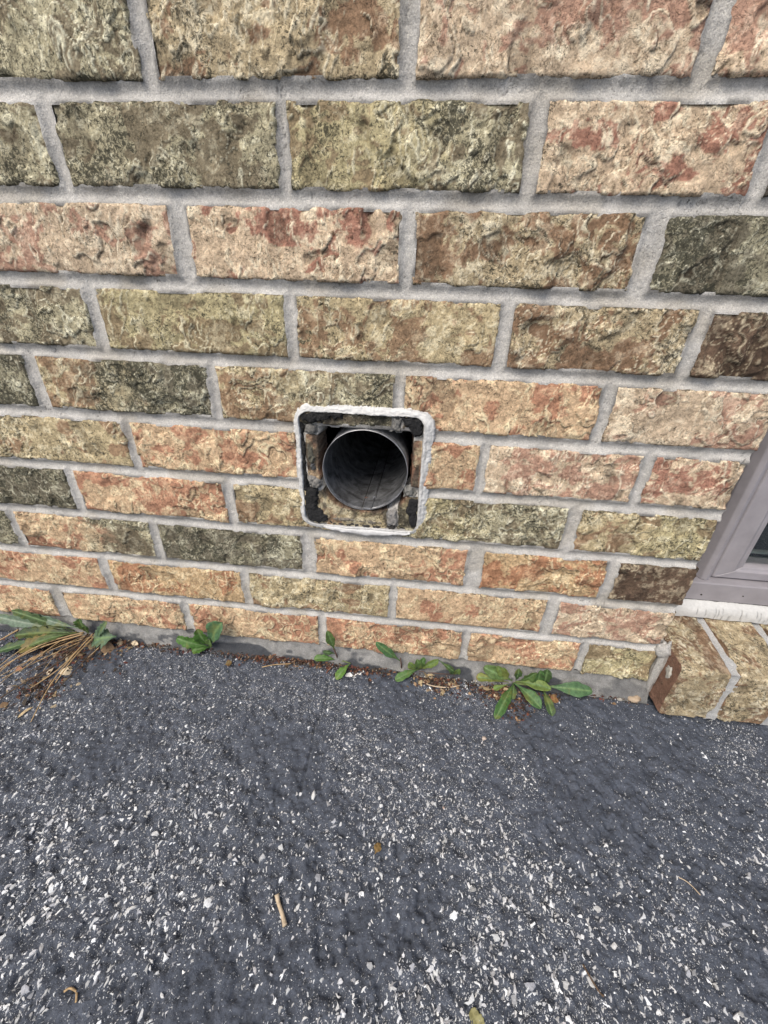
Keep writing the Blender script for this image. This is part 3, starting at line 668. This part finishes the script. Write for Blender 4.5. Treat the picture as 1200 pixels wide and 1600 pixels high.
# white caulk bead along the back of the sill
nx_, nt_ = 380, 14
X, T = np.meshgrid(np.linspace(XE-.001, .78, nx_), np.linspace(0, 1, nt_), indexing='ij')
PY = .0655-.011*T-.0042*np.sin(T*math.pi)+.0008*fbm(X*120, T*3, 51, 3)*np.sin(T*math.pi)
PZ = -.5645-.0225*T+.0026*np.sin(T*math.pi)+.0016*fbm(X*70, T*0, 52, 3)*(T > .9)+.0010*fbm(X*150, T*0, 53, 3)*(T < .05)
crack = np.zeros_like(X)
rc = np.random.default_rng(5)
for _ in range(70):
    cx_ = rc.uniform(.34, .78); ln = rc.uniform(.15, .5); t0 = rc.uniform(.35, .9)
    crack += np.exp(-((X-cx_-.0005*np.sin(T*5+cx_*99))/.0006)**2)*ss(T, t0-.05, t0)*(1-ss(T, t0+ln, t0+ln+.05))
c = np.array((.52, .52, .51))*(1+.2*fbm(X*25, T*3, 57, 4)[..., None])*(1+.06*fbm(X*50, T*2, 54, 3)[..., None]); ck = np.clip(crack, 0, 1)[..., None]*.7
c = c*(1-ck)+np.array((.12, .12, .12))*ck
PY += np.clip(crack, 0, 1)*.0008
mesh_obj('caulk_bead', np.stack([X, PY, PZ], -1).reshape(-1, 3), gridfaces(nx_, nt_), M_caulk, sill, np.concatenate([c, np.full(c.shape[:2]+(1,), .18)], -1).reshape(-1, 4), label='cracked white caulk bead between sill and window')
b = MB(); b.box(.333, .80, .0655, .20, GZ-.1, -.5660); b.build('backing', M_dark, sill)

# ------------------------------------------------------------------ basement window
win = empty('basement_window', (.58, .09, -.56), label='taupe vinyl basement window set back behind the wall corner', category='window')
def extr_profile(prof, p0, p1, axis, up, name, mat, parent, miter0=0, miter1=0, base=None):
    """sweep a profile [(a, b)] (a along `up`, b along y) from p0 to p1"""
    p0 = np.array(p0, float); p1 = np.array(p1, float); d = (p1-p0)/np.linalg.norm(p1-p0); up = np.array(up, float)
    V = []; n = len(prof)
    for P, mi in ((p0, miter0), (p1, miter1)):
        for a, yb in prof: V.append(P+up*a+np.array((0, yb, 0))+d*mi*a)
    F = [(i, (i+1) % n, n+(i+1) % n, n+i) for i in range(n)]+[tuple(range(n))[::-1], tuple(range(n, 2*n))]
    o = mesh_obj(name, V, F, mat, parent, smooth=False)
    m = o.modifiers.new('bevel', 'BEVEL'); m.width = .0012; m.segments = 3; m.limit_method = 'ANGLE'; m.angle_limit = math.radians(20)
    return o
WX0, WX1, WZ0, WZ1 = .334, 1.05, -.5635, .02
# outer frame: sill face below, rounded jambs at the sides
b = MB(); b.box(WX0, WX1, .0640, .12, WZ0, -.5335); b.build('frame_sill', M_vinyl, win, bevel=.0018)
jp = [(.0585, .03), (.0585, .004), (.0635, -.006), (.069, -.0085), (.0745, -.006), (.0760, .004), (.0760, .03)]
extr_profile([(a, y) for a, y in jp], (WX0, .078, -.5333), (WX0, .078, WZ1), 0, (1, 0, 0), 'jamb', M_vinyl, win)
extr_profile([(a, y) for a, y in jp], (WX1, .078, WZ1), (WX1, .078, -.5333), 0, (-1, 0, 0), 'jamb', M_vinyl, win)
b = MB(); b.box(WX0, WX0+.0580, .100, .118, -.5333, WZ1); b.box(WX1-.0580, WX1, .100, .118, -.5333, WZ1); b.build('jamb_recess', M_vinyl_d, win)  # recess strip coloured dark as the shadow beside the brick edge
b = MB(); b.box(WX0, WX1, .0640, .12, WZ1+.0005, WZ1+.05); b.build('head', M_vinyl, win, bevel=.002)
# sash with mitred corners
SX0, SX1, SZ0, SZ1 = WX0+.0798, WX1-.0798, -.5320, WZ1-.004
sp = [(0, .03), (0, .0), (.0015, -.003), (.0210, -.003), (.0235, -.0005), (.0300, .001), (.0325, .006), (.0325, .03)]
sash_y = .0800
sb = [(a*.60, y) for a, y in sp]; sp = [(a*1.2, y) for a, y in sp]
for (pr, a_, b_, u, m0, m1) in ((sp, (SX0, sash_y, SZ0), (SX0, sash_y, SZ1), (1, 0, 0), .5, -.5), (sp, (SX1, sash_y, SZ1), (SX1, sash_y, SZ0), (-1, 0, 0), .5, -.5),
                        (sb, (SX0, sash_y, SZ0), (SX1, sash_y, SZ0), (0, 0, 1), 2, -2), (sb, (SX0, sash_y, SZ1), (SX1, sash_y, SZ1), (0, 0, -1), 2, -2)):
    extr_profile(pr, a_, b_, 0, u, 'sash_rail', M_vinyl, win, m0, m1)
b = MB(); b.box(SX0+.034, SX1-.034, .0905, .0945, SZ0+.017, SZ1-.017); b.build('glass_pane', M_glass, win)
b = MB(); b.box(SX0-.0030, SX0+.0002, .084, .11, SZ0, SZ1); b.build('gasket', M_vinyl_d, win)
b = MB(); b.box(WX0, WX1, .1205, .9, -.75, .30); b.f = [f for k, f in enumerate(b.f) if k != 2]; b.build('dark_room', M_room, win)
b = MB()
b.box(SX0+.02, SX1-.02, .118, .1195, SZ0+.012, SZ0+.015); b.box(SX0+.02, SX1-.02, .112, .1195, SZ0+.024, SZ0+.027); b.build('glass_reflection_lines', M_reflect, win)  # pale strips behind the glass, standing in for lines reflected in it
b = MB(); v, f = tube_pts([(.402, .0640, -.5535), (.402, .0634, -.5535)], .0012, 10); b.add(v, f); b.build('screw_hole', M_dark, win)
b = MB(); v, f = tube_pts([(.455, .0640, -.5500), (.455, .0634, -.5500)], .0009, 10); b.add(v, f); b.build('screw_hole', M_dark, win)

# ------------------------------------------------------------------ weeds
G1, G2, G3, G4 = (.100, .165, .050), (.065, .115, .042), (.160, .225, .060), (.115, .185, .115)
def leaf(parent, base, tip, w, arch=.15, nrm=(0, -.4, 1), col=G1, serr=.07, n=26, cup=.35, wp=.62, vein=(.17, .27, .11), twist=0., seed=0, seg=4, drypart=None, label=None):
    base = np.array(base, float); tip = np.array(tip, float); L = np.linalg.norm(tip-base); nrm = np.array(nrm, float); nrm /= np.linalg.norm(nrm)
    mid = (base+tip)/2+nrm*arch*L; V = []; C = []; r = np.random.default_rng(seed+17)
    K = 2*seg+1
    for i in range(n+1):
        t = i/n; p = (1-t)**2*base+2*t*(1-t)*mid+t*t*tip; d = 2*(1-t)*(mid-base)+2*t*(tip-mid); d /= np.linalg.norm(d)
        s = np.cross(d, nrm); s /= np.linalg.norm(s); up = np.cross(s, d)
        if t < wp: ww = w*(.10+.90*float(ss(np.array(t), .08, wp)))
        else: ww = w*math.sqrt(max(0., 1-((t-wp)/(1-wp))**2)) if t < 1 else 0
        sr = serr*(abs(math.sin(t*math.pi*7+seed))*1.0-.5)+.10*math.sin(t*9+seed*1.7)+.05*math.sin(t*23+seed)*(.3 if t < .12 else 1)
        for k in range(-seg, seg+1):
            e = k/seg; wwk = ww*(1+(sr if abs(k) == seg else sr*.4*abs(e)))/2
            q = p+s*e*wwk+up*(abs(e)**1.5*wwk*cup+.05*w*math.sin(t*19+e*2+seed)*abs(e)+twist*e*wwk)
            V.append(q); c = np.array(col)*(1+.18*r.normal()*.5); 
            if k == 0: c = np.array(vein)
            elif abs(k) == 1: c = c*.85+np.array(vein)*.12
            if drypart and t > drypart: c = c*.4+np.array((.30, .22, .08))*.6
            C.append(c)
    o = mesh_obj('leaf', V, gridfaces(n+1, K), M_leaf, parent, np.array(C))
    m = o.modifiers.new('thick', 'SOLIDIFY'); m.thickness = .00035; m.offset = 0
    if label: o['label'] = label
    return o
def stem(parent, pts, r, mat=None, name='stem'):
    v, f = tube_pts(pts, r, 6); return mesh_obj(name, v, f, mat or M_stem, parent)
M_stem = plain('green_stem', (.13, .17, .06), .6, var=.2)
M_stemd = plain('brown_stem', (.085, .050, .038), .8, var=.2)

# 5: big rosette right of centre
g = GZ+.001
p5 = empty('weed', (.158, -.010, GZ), label='broad rosette of oblong green leaves nearest the window sill', category='weed')
c5 = (.157, -.011, g+.006)
leaf(p5, c5, (.188, -.047, g+.004), .0165, .22, seed=1, col=(.085, .175, .065))
leaf(p5, (.160, -.009, g+.007), (.2060, -.020, g+.012), .0150, .20, seed=2, col=G3)
leaf(p5, c5, (.124, -.069, g+.002), .0150, .18, seed=3, col=(.065, .150, .040))
leaf(p5, (.155, -.009, g+.008), (.1120, -.006, g+.026), .0165, .20, seed=4, col=G1, nrm=(0, -1, .8))
leaf(p5, (.198, -.011, g+.007), (.2640, -.014, g+.010), .0180, .14, seed=5, col=(.085, .165, .075), nrm=(0, -.8, 1))
leaf(p5, c5, (.152, -.036, g+.002), .0095, .15, seed=6, col=G2)
leaf(p5, (.196, -.015, g+.006), (.2010, -.055, g+.002), .0125, .16, seed=7, col=G2)
leaf(p5, (.161, -.006, g+.006), (.1590, -.011, g+.036), .0100, .10, nrm=(0, -1, .1), seed=8, col=G2)
leaf(p5, (.165, -.006, g+.006), (.1830, -.012, g+.033), .0160, .15, nrm=(.2, -1, .3), seed=9, col=G1)
leaf(p5, (.188, -.008, g+.004), (.1870, -.012, g+.038), .0150, .12, nrm=(.3, -1, .2), seed=10, col=(.075, .16, .05))
leaf(p5, (.200, -.008, g+.004), (.1965, -.012, g+.042), .0145, .10, nrm=(-.3, -1, .2), seed=11, col=G2)
leaf(p5, (.152, -.005, g+.004), (.1290, -.010, g+.036), .0110, .15, nrm=(0, -1, .2), seed=12, col=G3)
leaf(p5, (.150, -.005, g+.004), (.1380, -.010, g+.034), .0090, .15, nrm=(0, -1, .2), seed=13, col=G3)
leaf(p5, (.150, -.011, g+.006), (.1035, -.010, g+.008), .0120, .1, seed=14, col=(.20, .23, .06), wp=.82, drypart=.95)
leaf(p5, (.150, -.013, g+.004), (.1270, -.023, g+.003), .0070, .1, seed=15, col=(.17, .24, .06), wp=.8)
stem(p5, [(.158, -.008, GZ-.004), (.157, -.011, g+.006), (.175, -.010, g+.004), (.198, -.010, g+.006)], .0016)

# 4: sprawling plant in the middle
p4 = empty('weed', (.017, -.004, GZ), label='small weed with one long leaf leaning left on the mortar ledge', category='weed')
stem(p4, [(-.004, -.004, GZ-.002), (-.005, -.007, g+.014), (-.007, -.010, g+.030)], .0011, M_stemd)
leaf(p4, (-.006, -.008, g+.022), (-.0430, -.013, g+.060), .0125, .14, nrm=(.3, -1, .6), seed=21, col=(.075, .165, .065))
leaf(p4, (.020, -.006, g+.006), (-.0120, -.027, g+.003), .0125, .2, seed=22, col=(.105, .20, .06))
leaf(p4, (.018, -.006, g+.005), (.0060, -.012, g+.026), .0105, .15, nrm=(0, -1, .3), seed=23, col=G3)
leaf(p4, (.020, -.006, g+.005), (.0170, -.012, g+.034), .0100, .2, nrm=(.4, -1, .3), seed=24, col=G1, twist=.4)
leaf(p4, (.022, -.006, g+.006), (.0270, -.011, g+.038), .0090, .2, nrm=(-.3, -1, .3), seed=25, col=(.09, .18, .05), twist=-.4)
leaf(p4, (.020, -.005, g+.006), (.0470, -.012, g+.037), .0100, .15, nrm=(0, -1, .6), seed=26, col=G3)
leaf(p4, (.046, -.010, g+.036), (.0720, -.012, g+.016), .0070, .25, nrm=(.3, -1, .8), seed=27, col=G2)
leaf(p4, (.073, -.006, g+.004), (.0775, -.012, g+.024), .0085, .15, nrm=(0, -1, .2), seed=28, col=(.12, .18, .05), serr=.3)
leaf(p4, (.073, -.006, g+.004), (.0660, -.010, g+.018), .0070, .15, nrm=(0, -1, .2), seed=29, col=G2, serr=.3)
stem(p4, [(.073, -.004, GZ-.002), (.073, -.007, g+.006)], .001, M_stemd)

# 3: upright sprig
p3 = empty('weed', (-.102, -.002, GZ), label='upright sprig with a single tall leaf beside a scrap of white paper', category='weed')
stem(p3, [(-.100, -.002, GZ-.002), (-.101, -.006, g+.016), (-.1045, -.009, g+.034)], .0011, M_stemd)
leaf(p3, (-.103, -.008, g+.030), (-.1115, -.013, g+.073), .0115, .12, nrm=(.3, -1, .2), seed=31, col=G1)
leaf(p3, (-.1025, -.007, g+.022), (-.1200, -.013, g+.030), .0065, .12, nrm=(0, -1, .8), seed=32, col=G2)
leaf(p3, (-.1010, -.005, g+.006), (-.1340, -.013, g+.013), .0105, .25, seed=33, col=(.10, .20, .05), serr=.12)
leaf(p3, (-.080, -.010, g+.008), (-.0960, -.037, g+.003), .0115, .28, seed=34, col=(.12, .24, .05))
stem(p3, [(-.099, -.003, GZ-.002), (-.092, -.007, g+.008), (-.080, -.010, g+.008)], .0009)
stem(p3, [(-.100, -.003, g), (-.1010, -.005, g+.007)], .0009)
stem(p4, [(-.004, -.004, g), (.008, -.006, g+.004), (.020, -.006, g+.006)], .0012)
stem(p4, [(.022, -.006, g+.006), (.034, -.009, g+.024), (.046, -.010, g+.036)], .0008)
stem(p4, [(.022, -.006, g+.003), (.050, -.007, g+.003), (.073, -.005, g+.003)], .0009, M_stemd)
# 2: small plant
p2 = empty('weed', (-.300, -.003, GZ), label='small weed with one round spoon shaped leaf against the bottom course', category='weed')
leaf(p2, (-.297, -.004, g+.010), (-.2640, -.016, g+.071), .0250, .16, nrm=(-.4, -1, .2), seed=41, col=(.085, .175, .085), wp=.72, cup=.5)
leaf(p2, (-.299, -.005, g+.006), (-.3060, -.014, g+.050), .0170, .18, nrm=(.2, -1, .3), seed=42, col=(.065, .15, .03), serr=.35)
leaf(p2, (-.299, -.006, g+.006), (-.3420, -.015, g+.028), .0160, .22, nrm=(0, -1, .7), seed=43, col=(.075, .17, .035), serr=.25)
leaf(p2, (-.299, -.006, g+.004), (-.3180, -.022, g+.010), .0150, .25, seed=44, col=(.09, .20, .04), serr=.25)
leaf(p2, (-.297, -.006, g+.006), (-.2900, -.014, g+.030), .0120, .2, nrm=(-.2, -1, .3), seed=45, col=G1, serr=.2)
stem(p2, [(-.298, -.003, GZ-.003), (-.298, -.006, g+.008), (-.296, -.008, g+.020)], .0013)
# 1: the large ragged clump at the left with dead stalks
p1 = empty('weed', (-.515, -.004, GZ), label='large ragged clump of jagged leaves with dead straw stalks at the left', category='weed')
B1 = (-.500, -.006, g+.008)
leaf(p1, (-.520, -.006, g+.008), (-.6000, -.016, g+.050), .0120, .10, nrm=(.3, -.8, 1), seed=51, col=(.060, .105, .035), serr=.55)
leaf(p1, (-.505, -.008, g+.008), (-.5980, -.030, g+.012), .0170, .12, seed=52, col=(.045, .075, .030), serr=.55)
leaf(p1, (-.500, -.004, g+.006), (-.4950, -.012, g+.043), .0170, .1, nrm=(0, -1, .1), seed=53, col=(.060, .12, .035), serr=.5)
leaf(p1, (-.502, -.004, g+.006), (-.4880, -.012, g+.028), .0120, .1, nrm=(0, -1, .1), seed=54, col=(.050, .10, .030), serr=.5)
leaf(p1, (-.440, -.016, g+.018), (-.4780, -.020, g+.008), .0250, .25, nrm=(0, -.8, 1), seed=55, col=G4, serr=.6, wp=.4)
leaf(p1, (-.475, -.014, g+.006), (-.4480, -.014, g+.046), .0090, .25, nrm=(0, -1, .3), seed=56, col=G4, serr=.6)
leaf(p1, (-.530, -.010, g+.014), (-.6500, -.012, g+.030), .0150, .08, nrm=(0, -1, .8), seed=57, col=(.15, .21, .15), serr=.25, vein=(.3, .36, .28))
leaf(p1, (-.500, -.008, g+.016), (-.5900, -.010, g+.040), .0120, .05, nrm=(0, -1, .8), seed=58, col=(.13, .19, .13), serr=.3, vein=(.3, .36, .28))
leaf(p1, (-.520, -.012, g+.006), (-.6000, -.060, g+.008), .0130, .12, seed=59, col=(.055, .105, .045), serr=.5)
leaf(p1, (-.515, -.010, g+.010), (-.5700, -.055, g+.008), .0200, .15, seed=60, col=(.070, .095, .035), serr=.4, drypart=.4)
leaf(p1, (-.510, -.010, g+.010), (-.5560, -.048, g+.014), .0120, .2, seed=61, col=(.10, .14, .05), serr=.3)
def stalk(pts, r, parent=p1, mat=M_straw, name='dead_stalk'):
    P = []; pts = [np.array(p) for p in pts]
    for a in range(len(pts)-1):
        p0 = pts[max(a-1, 0)]; p1_, p2_ = pts[a], pts[a+1]; p3_ = pts[min(a+2, len(pts)-1)]
        for k in range(8):
            t = k/8; P.append(.5*((2*p1_)+(-p0+p2_)*t+(2*p0-5*p1_+4*p2_-p3_)*t*t+(-p0+3*p1_-3*p2_+p3_)*t**3))
    P.append(pts[-1]); n_ = len(P); rr = [r*(1-.45*i/n_)*(1+.12*math.sin(i*2.1)) for i in range(n_)]
    v, f = tube_pts(P, rr, 6); return mesh_obj(name, v, f, mat, parent)
stalk([(-.486, -.008, g+.010), (-.480, -.055, g+.014), (-.478, -.100, g+.008), (-.462, -.150, g+.004)], .0011)
stalk([(-.480, -.008, g+.010), (-.474, -.060, g+.016), (-.474, -.096, g+.008)], .0011)
stalk([(-.500, -.010, g+.012), (-.535, -.040, g+.016), (-.560, -.070, g+.010), (-.566, -.110, g+.004)], .0011)
stalk([(-.500, -.012, g+.010), (-.540, -.046, g+.012), (-.566, -.078, g+.008), (-.572, -.112, g+.003)], .0012)
stalk([(-.494, -.010, g+.010), (-.495, -.060, g+.008), (-.520, -.100, g+.004), (-.532, -.128, g+.003)], .0012, mat=M_twigd)
stalk([(-.487, -.030, g+.008), (-.490, -.075, g+.006), (-.505, -.105, g+.003)], .0010)
stalk([(-.455, -.012, g+.016), (-.458, -.030, g+.010), (-.468, -.046, g+.002)], .0009)
stalk([(-.602, -.018, g+.012), (-.622, -.045, g+.006), (-.640, -.066, g+.002)], .0012)

rr_ = np.random.default_rng(77); b = MB()
for _ in range(46):
    x_ = rr_.uniform(-.56, -.45); y_ = rr_.uniform(-.050, -.008); a_ = rr_.uniform(0, 6.28); P = []
    if rr_.random() < .3: x_, y_ = -.497+rr_.normal()*.010, -.105+rr_.normal()*.008
    for k in range(7): P.append((x_, min(y_, -.004), gz(x_, min(y_, -.004))+.0015+.004*math.sin(k/6*math.pi)*rr_.random())); a_ += rr_.normal()*.6; x_ += .004*math.cos(a_); y_ += .004*math.sin(a_)
    v, f = tube_pts(P, rr_.uniform(.0003, .0006), 4); b.add(v, f)
b.build('root_tangle', M_twigd, p1, kind='stuff')

rs = np.random.default_rng(9)
for k in range(11):
    xa = rs.uniform(-.54, -.46); a_ = rs.uniform(-2.6, -1.5); L_ = rs.uniform(.05, .13)
    P_ = [(xa, -.008, g+rs.uniform(.003, .012)), (xa+L_*.5*math.cos(a_)+rs.normal()*.006, -.010+L_*.5*math.sin(a_), g+rs.uniform(.004, .014)), (xa+L_*math.cos(a_)+rs.normal()*.006, -.012+L_*math.sin(a_), g+.003)]
    stalk(P_, rs.uniform(.0004, .0008), mat=M_straw if k % 3 else M_twigd)

# ------------------------------------------------------------------ litter along the wall foot
def litter(n, spots, name, pal, seed, smin, smax, label):
    r = np.random.default_rng(seed); V = []; F = []; C = []; b = 0
    for _ in range(n):
        s = spots[r.choice(len(spots), p=np.array([q[4] for q in spots])/sum(q[4] for q in spots))]
        x = s[0]+r.normal()*s[2]; y = min(-.006, s[1]-abs(r.normal())*s[3]) if s[1] > -.02 else s[1]+r.normal()*s[3]
        z = gz_fast(x, y)+r.uniform(.0003, .0035 if s[4] > 1 else .0012); L = r.uniform(smin, smax)*math.exp(r.normal()*.3); w = L*r.uniform(.15, .75)
        a = r.uniform(0, 6.28); tl = r.normal()*.35; tb = r.normal()*.5; m = 5; pts = []
        for i in range(m):
            t = i/(m-1)*2-1; ww = w*.5*math.sqrt(max(.02, 1-t*t*.9))*r.uniform(.7, 1.2); cz_ = tl*t*L*.5+L*.18*(1-t*t)*r.uniform(.3, 1)
            for e in (-1, 1):
                u, v_ = t*L*.5, e*ww; pts.append((x+u*math.cos(a)-v_*math.sin(a), min(y+u*math.sin(a)+v_*math.cos(a), -.003), z+cz_+tb*v_))
        V += pts; F += [(b+2*i, b+2*i+1, b+2*i+3, b+2*i+2) for i in range(m-1)]; b += 2*m
        C += [np.array(pal[int(r.integers(len(pal)))])*r.uniform(.6, 1.3)]*(2*m)
    o = mesh_obj(name, V, np.array(F), M_litter, None, np.array(C), label=label, kind='stuff')
    return o
def gz_fast(x, y): return gz(x, y)
RB = [(.14, .055, .035), (.09, .045, .03), (.20, .10, .06), (.05, .032, .025), (.26, .17, .10), (.11, .04, .035), (.045, .035, .028), (.035, .028, .022), (.06, .05, .04)]  # litter browns; the darkest also paint contact shade along the wall foot
spots = [(-.40, -.006, .05, .008, 2), (-.20, -.006, .05, .008, 2.6), (-.15, -.006, .03, .007, 2), (-.06, -.006, .03, .009, 1.6), (.01, -.006, .04, .008, 1), (.055, -.014, .016, .012, 2.2),
         (.13, -.014, .018, .014, 2.2), (.16, -.028, .018, .012, 1.6), (-.49, -.006, .035, .030, 4), (-.56, -.006, .03, .030, 3), (-.495, -.105, .018, .012, 1.4), (.29, -.006, .03, .006, .7), (.155, -.055, .010, .010, .5), (.21, -.022, .006, .004, .4)]
litter(4600, spots, 'leaf_litter', RB, 31, .0013, .0042, 'reddish brown dry litter gathered at the foot of the wall')
litter(260, [(-.50, -.020, .04, .025, 2), (.05, -.022, .02, .008, 1), (-.45, -.01, .04, .01, 1), (-.50, -.10, .02, .014, 1), (.13, -.02, .03, .01, 1)], 'straw_bits', [(.42, .33, .20), (.5, .42, .3), (.3, .2, .12)], 33, .003, .010, 'short pale straw bits scattered through the litter')

# ------------------------------------------------------------------ single things lying on the asphalt
def seg_thing(name, pts, r, mat, label, category, taper=None, group=None):
    Q = [np.array((x_, y_, gz(x_, y_)+h_)) for x_, y_, h_ in pts]; P = []; rr = []
    for a in range(len(Q)-1):
        q0 = Q[max(a-1, 0)]; q1, q2 = Q[a], Q[a+1]; q3 = Q[min(a+2, len(Q)-1)]
        for k in range(6):
            t = k/6; P.append(.5*((2*q1)+(-q0+q2)*t+(2*q0-5*q1+4*q2-q3)*t*t+(-q0+3*q1-3*q2+q3)*t**3)); rr.append(taper[a]*(1-t)+taper[a+1]*t if taper else r*(1+.1*math.sin(a*5+k)))
    P.append(Q[-1]); rr.append(taper[-1] if taper else r*.7); taper = rr
    v, f = tube_pts(P, taper or r, 8)
    return mesh_obj(name, v, f, mat, None, label=label, category=category, group=group)
seg_thing('twig', [(-.1012, -.2735, .0022), (-.0985, -.278, .0022), (-.0945, -.283, .0020), (-.0905, -.288, .0020), (-.0868, -.2935, .0022)], .0019, M_twig, 'short straight pale twig lying alone on the open asphalt', 'twig', [.0023, .0018, .0017, .0018, .0022])
seg_thing('curled_stalk', [(-.2490, -.3500, .001), (-.2455, -.3480, .002), (-.2410, -.3485, .002), (-.2370, -.3510, .0015), (-.2345, -.3545, .001)], .0008, M_straw, 'curled tan stalk at the bottom left of the asphalt', 'stalk')
seg_thing('grass_straw', [(.283, -.2150, .001), (.289, -.2165, .0015), (.294, -.2200, .0015), (.297, -.2265, .001)], .00045, M_twig, 'thin pale curved straw on the asphalt to the right', 'straw')
seg_thing('dark_twig', [(.170, -.287, .001), (.173, -.294, .0015), (.178, -.302, .001), (.1805, -.304, .002)], .0008, M_twigd, 'thin dark brown twig near the bottom right', 'twig')
seg_thing('needle', [(.028, -.0230, .002), (.040, -.0290, .003), (.062, -.0280, .003), (.080, -.0230, .003)], .0008, M_twig, 'long pale dry stem between the two largest green weeds', 'dry stem')
seg_thing('needle', [(.037, -.0300, .002), (.0415, -.0350, .001)], .0009, M_paper, 'tiny white stick under the long pale dry stem', 'stick')
seg_thing('needle', [(-.209, -.0280, .001), (-.190, -.0230, .003), (-.168, -.0180, .003)], .0006, M_straw, 'thin tan stem beside the round leafed weed', 'dry stem')
def pebble(x_, y_, rx, ry, rz, c, label, seed, category='pebble', name='pebble'):
    o = lump(name, x_, y_, gz(x_, y_)+rz*.35, rx, ry, rz, M_chip, c, None, seed, 0, 14, 8, .5); return props(o, label=label, category=category)
pebble(-.0892, -.1865, .0020, .0050, .0018, (.66, .67, .66), 'white almond shaped chip in the smooth dark area below the vent', 201)
pebble(-.1615, -.2865, .0042, .0034, .0010, (.62, .64, .66), 'largest flat white chip left of the twig', 202)
pebble(.0550, -.1810, .0016, .0019, .0012, (.55, .42, .36), 'tiny pinkish pebble right of centre', 203)
pebble(.1080, -.0950, .0030, .0024, .0020, (.50, .42, .36), 'beige pebble below the big rosette weed', 204)
pebble(-.5400, -.1050, .0050, .0040, .0016, (.50, .46, .46), 'pale chip at the left edge of the asphalt', 205)
pebble(.3260, -.0090, .0085, .0055, .0045, (.42, .33, .24), 'tan crumb of mortar where the wall meets the sill', 206, 'mortar crumb', 'mortar_crumb')
pebble(.3050, -.0130, .0035, .0025, .0025, (.36, .34, .30), 'small grey crumb left of the tan mortar crumb', 207, 'mortar crumb', 'mortar_crumb')
def flat_leaf(name, x_, y_, L, w, a, c, label, category, seed):
    e = empty(name, (x_, y_, GZ), label=label, category=category)
    dx, dy = math.cos(a)*L/2, math.sin(a)*L/2; h0 = gz(x_, y_)
    leaf(e, (x_-dx, y_-dy, h0+.002), (x_+dx, y_+dy, h0+.003), w, .15, col=c, vein=tuple(np.array(c)*1.2), seed=seed, wp=.5, serr=.2)
flat_leaf('dry_leaf', -.0130, -.2280, .010, .007, 1.2, (.22, .14, .05), 'small yellowish brown dry leaf in the middle of the asphalt', 'dry leaf', 301)
flat_leaf('dry_leaf', .0780, -.3290, .016, .010, 2.2, (.30, .28, .13), 'pale yellow green dry leaf at the bottom edge', 'dry leaf', 302)
flat_leaf('dry_leaf', .2095, -.0270, .012, .012, .4, (.28, .12, .06), 'crumpled rust brown leaf under the rosette weed', 'dry leaf', 303)
flat_leaf('dry_leaf', -.5480, -.0790, .009, .007, .4, (.36, .16, .10), 'tiny rust coloured leaf below the straw stalks', 'dry leaf', 304)
flat_leaf('dry_leaf', -.2590, -.0300, .010, .009, .4, (.16, .05, .04), 'dark red scrap of leaf below the round leafed weed', 'dry leaf', 305)
# torn scrap of white paper, crumpled zigzag
Pz = np.array([(-.0845, -.0240), (-.0800, -.0190), (-.0760, -.0215), (-.0715, -.0235), (-.0680, -.0195), (-.0640, -.0200), (-.0600, -.0150), (-.0585, -.0170), (-.0620, -.0235), (-.0670, -.0235), (-.0700, -.0275), (-.0770, -.0260), (-.0800, -.0300), (-.0850, -.0290)])
X, Y = np.meshgrid(np.arange(-.088, -.055, .0006), np.arange(-.033, -.012, .0006), indexing='ij')
d = inpoly(X, Y, Pz)+.0008*fbm(X*400, Y*400, 77, 2); Z = GZ+ground_h(X, Y)+.0022+.0016*fbm(X*160, Y*160, 78, 3)
F = gridfaces(*X.shape); keep = (d.reshape(-1) < .0)[F].all(1); F = F[keep]; used = np.unique(F); mp = np.zeros(X.size, int); mp[used] = np.arange(len(used))
mesh_obj('paper_scrap', np.stack([X, Y, Z], -1).reshape(-1, 3)[used], mp[F], M_paper, None, label='torn scrap of white paper on the asphalt by the upright sprig', category='paper scrap')
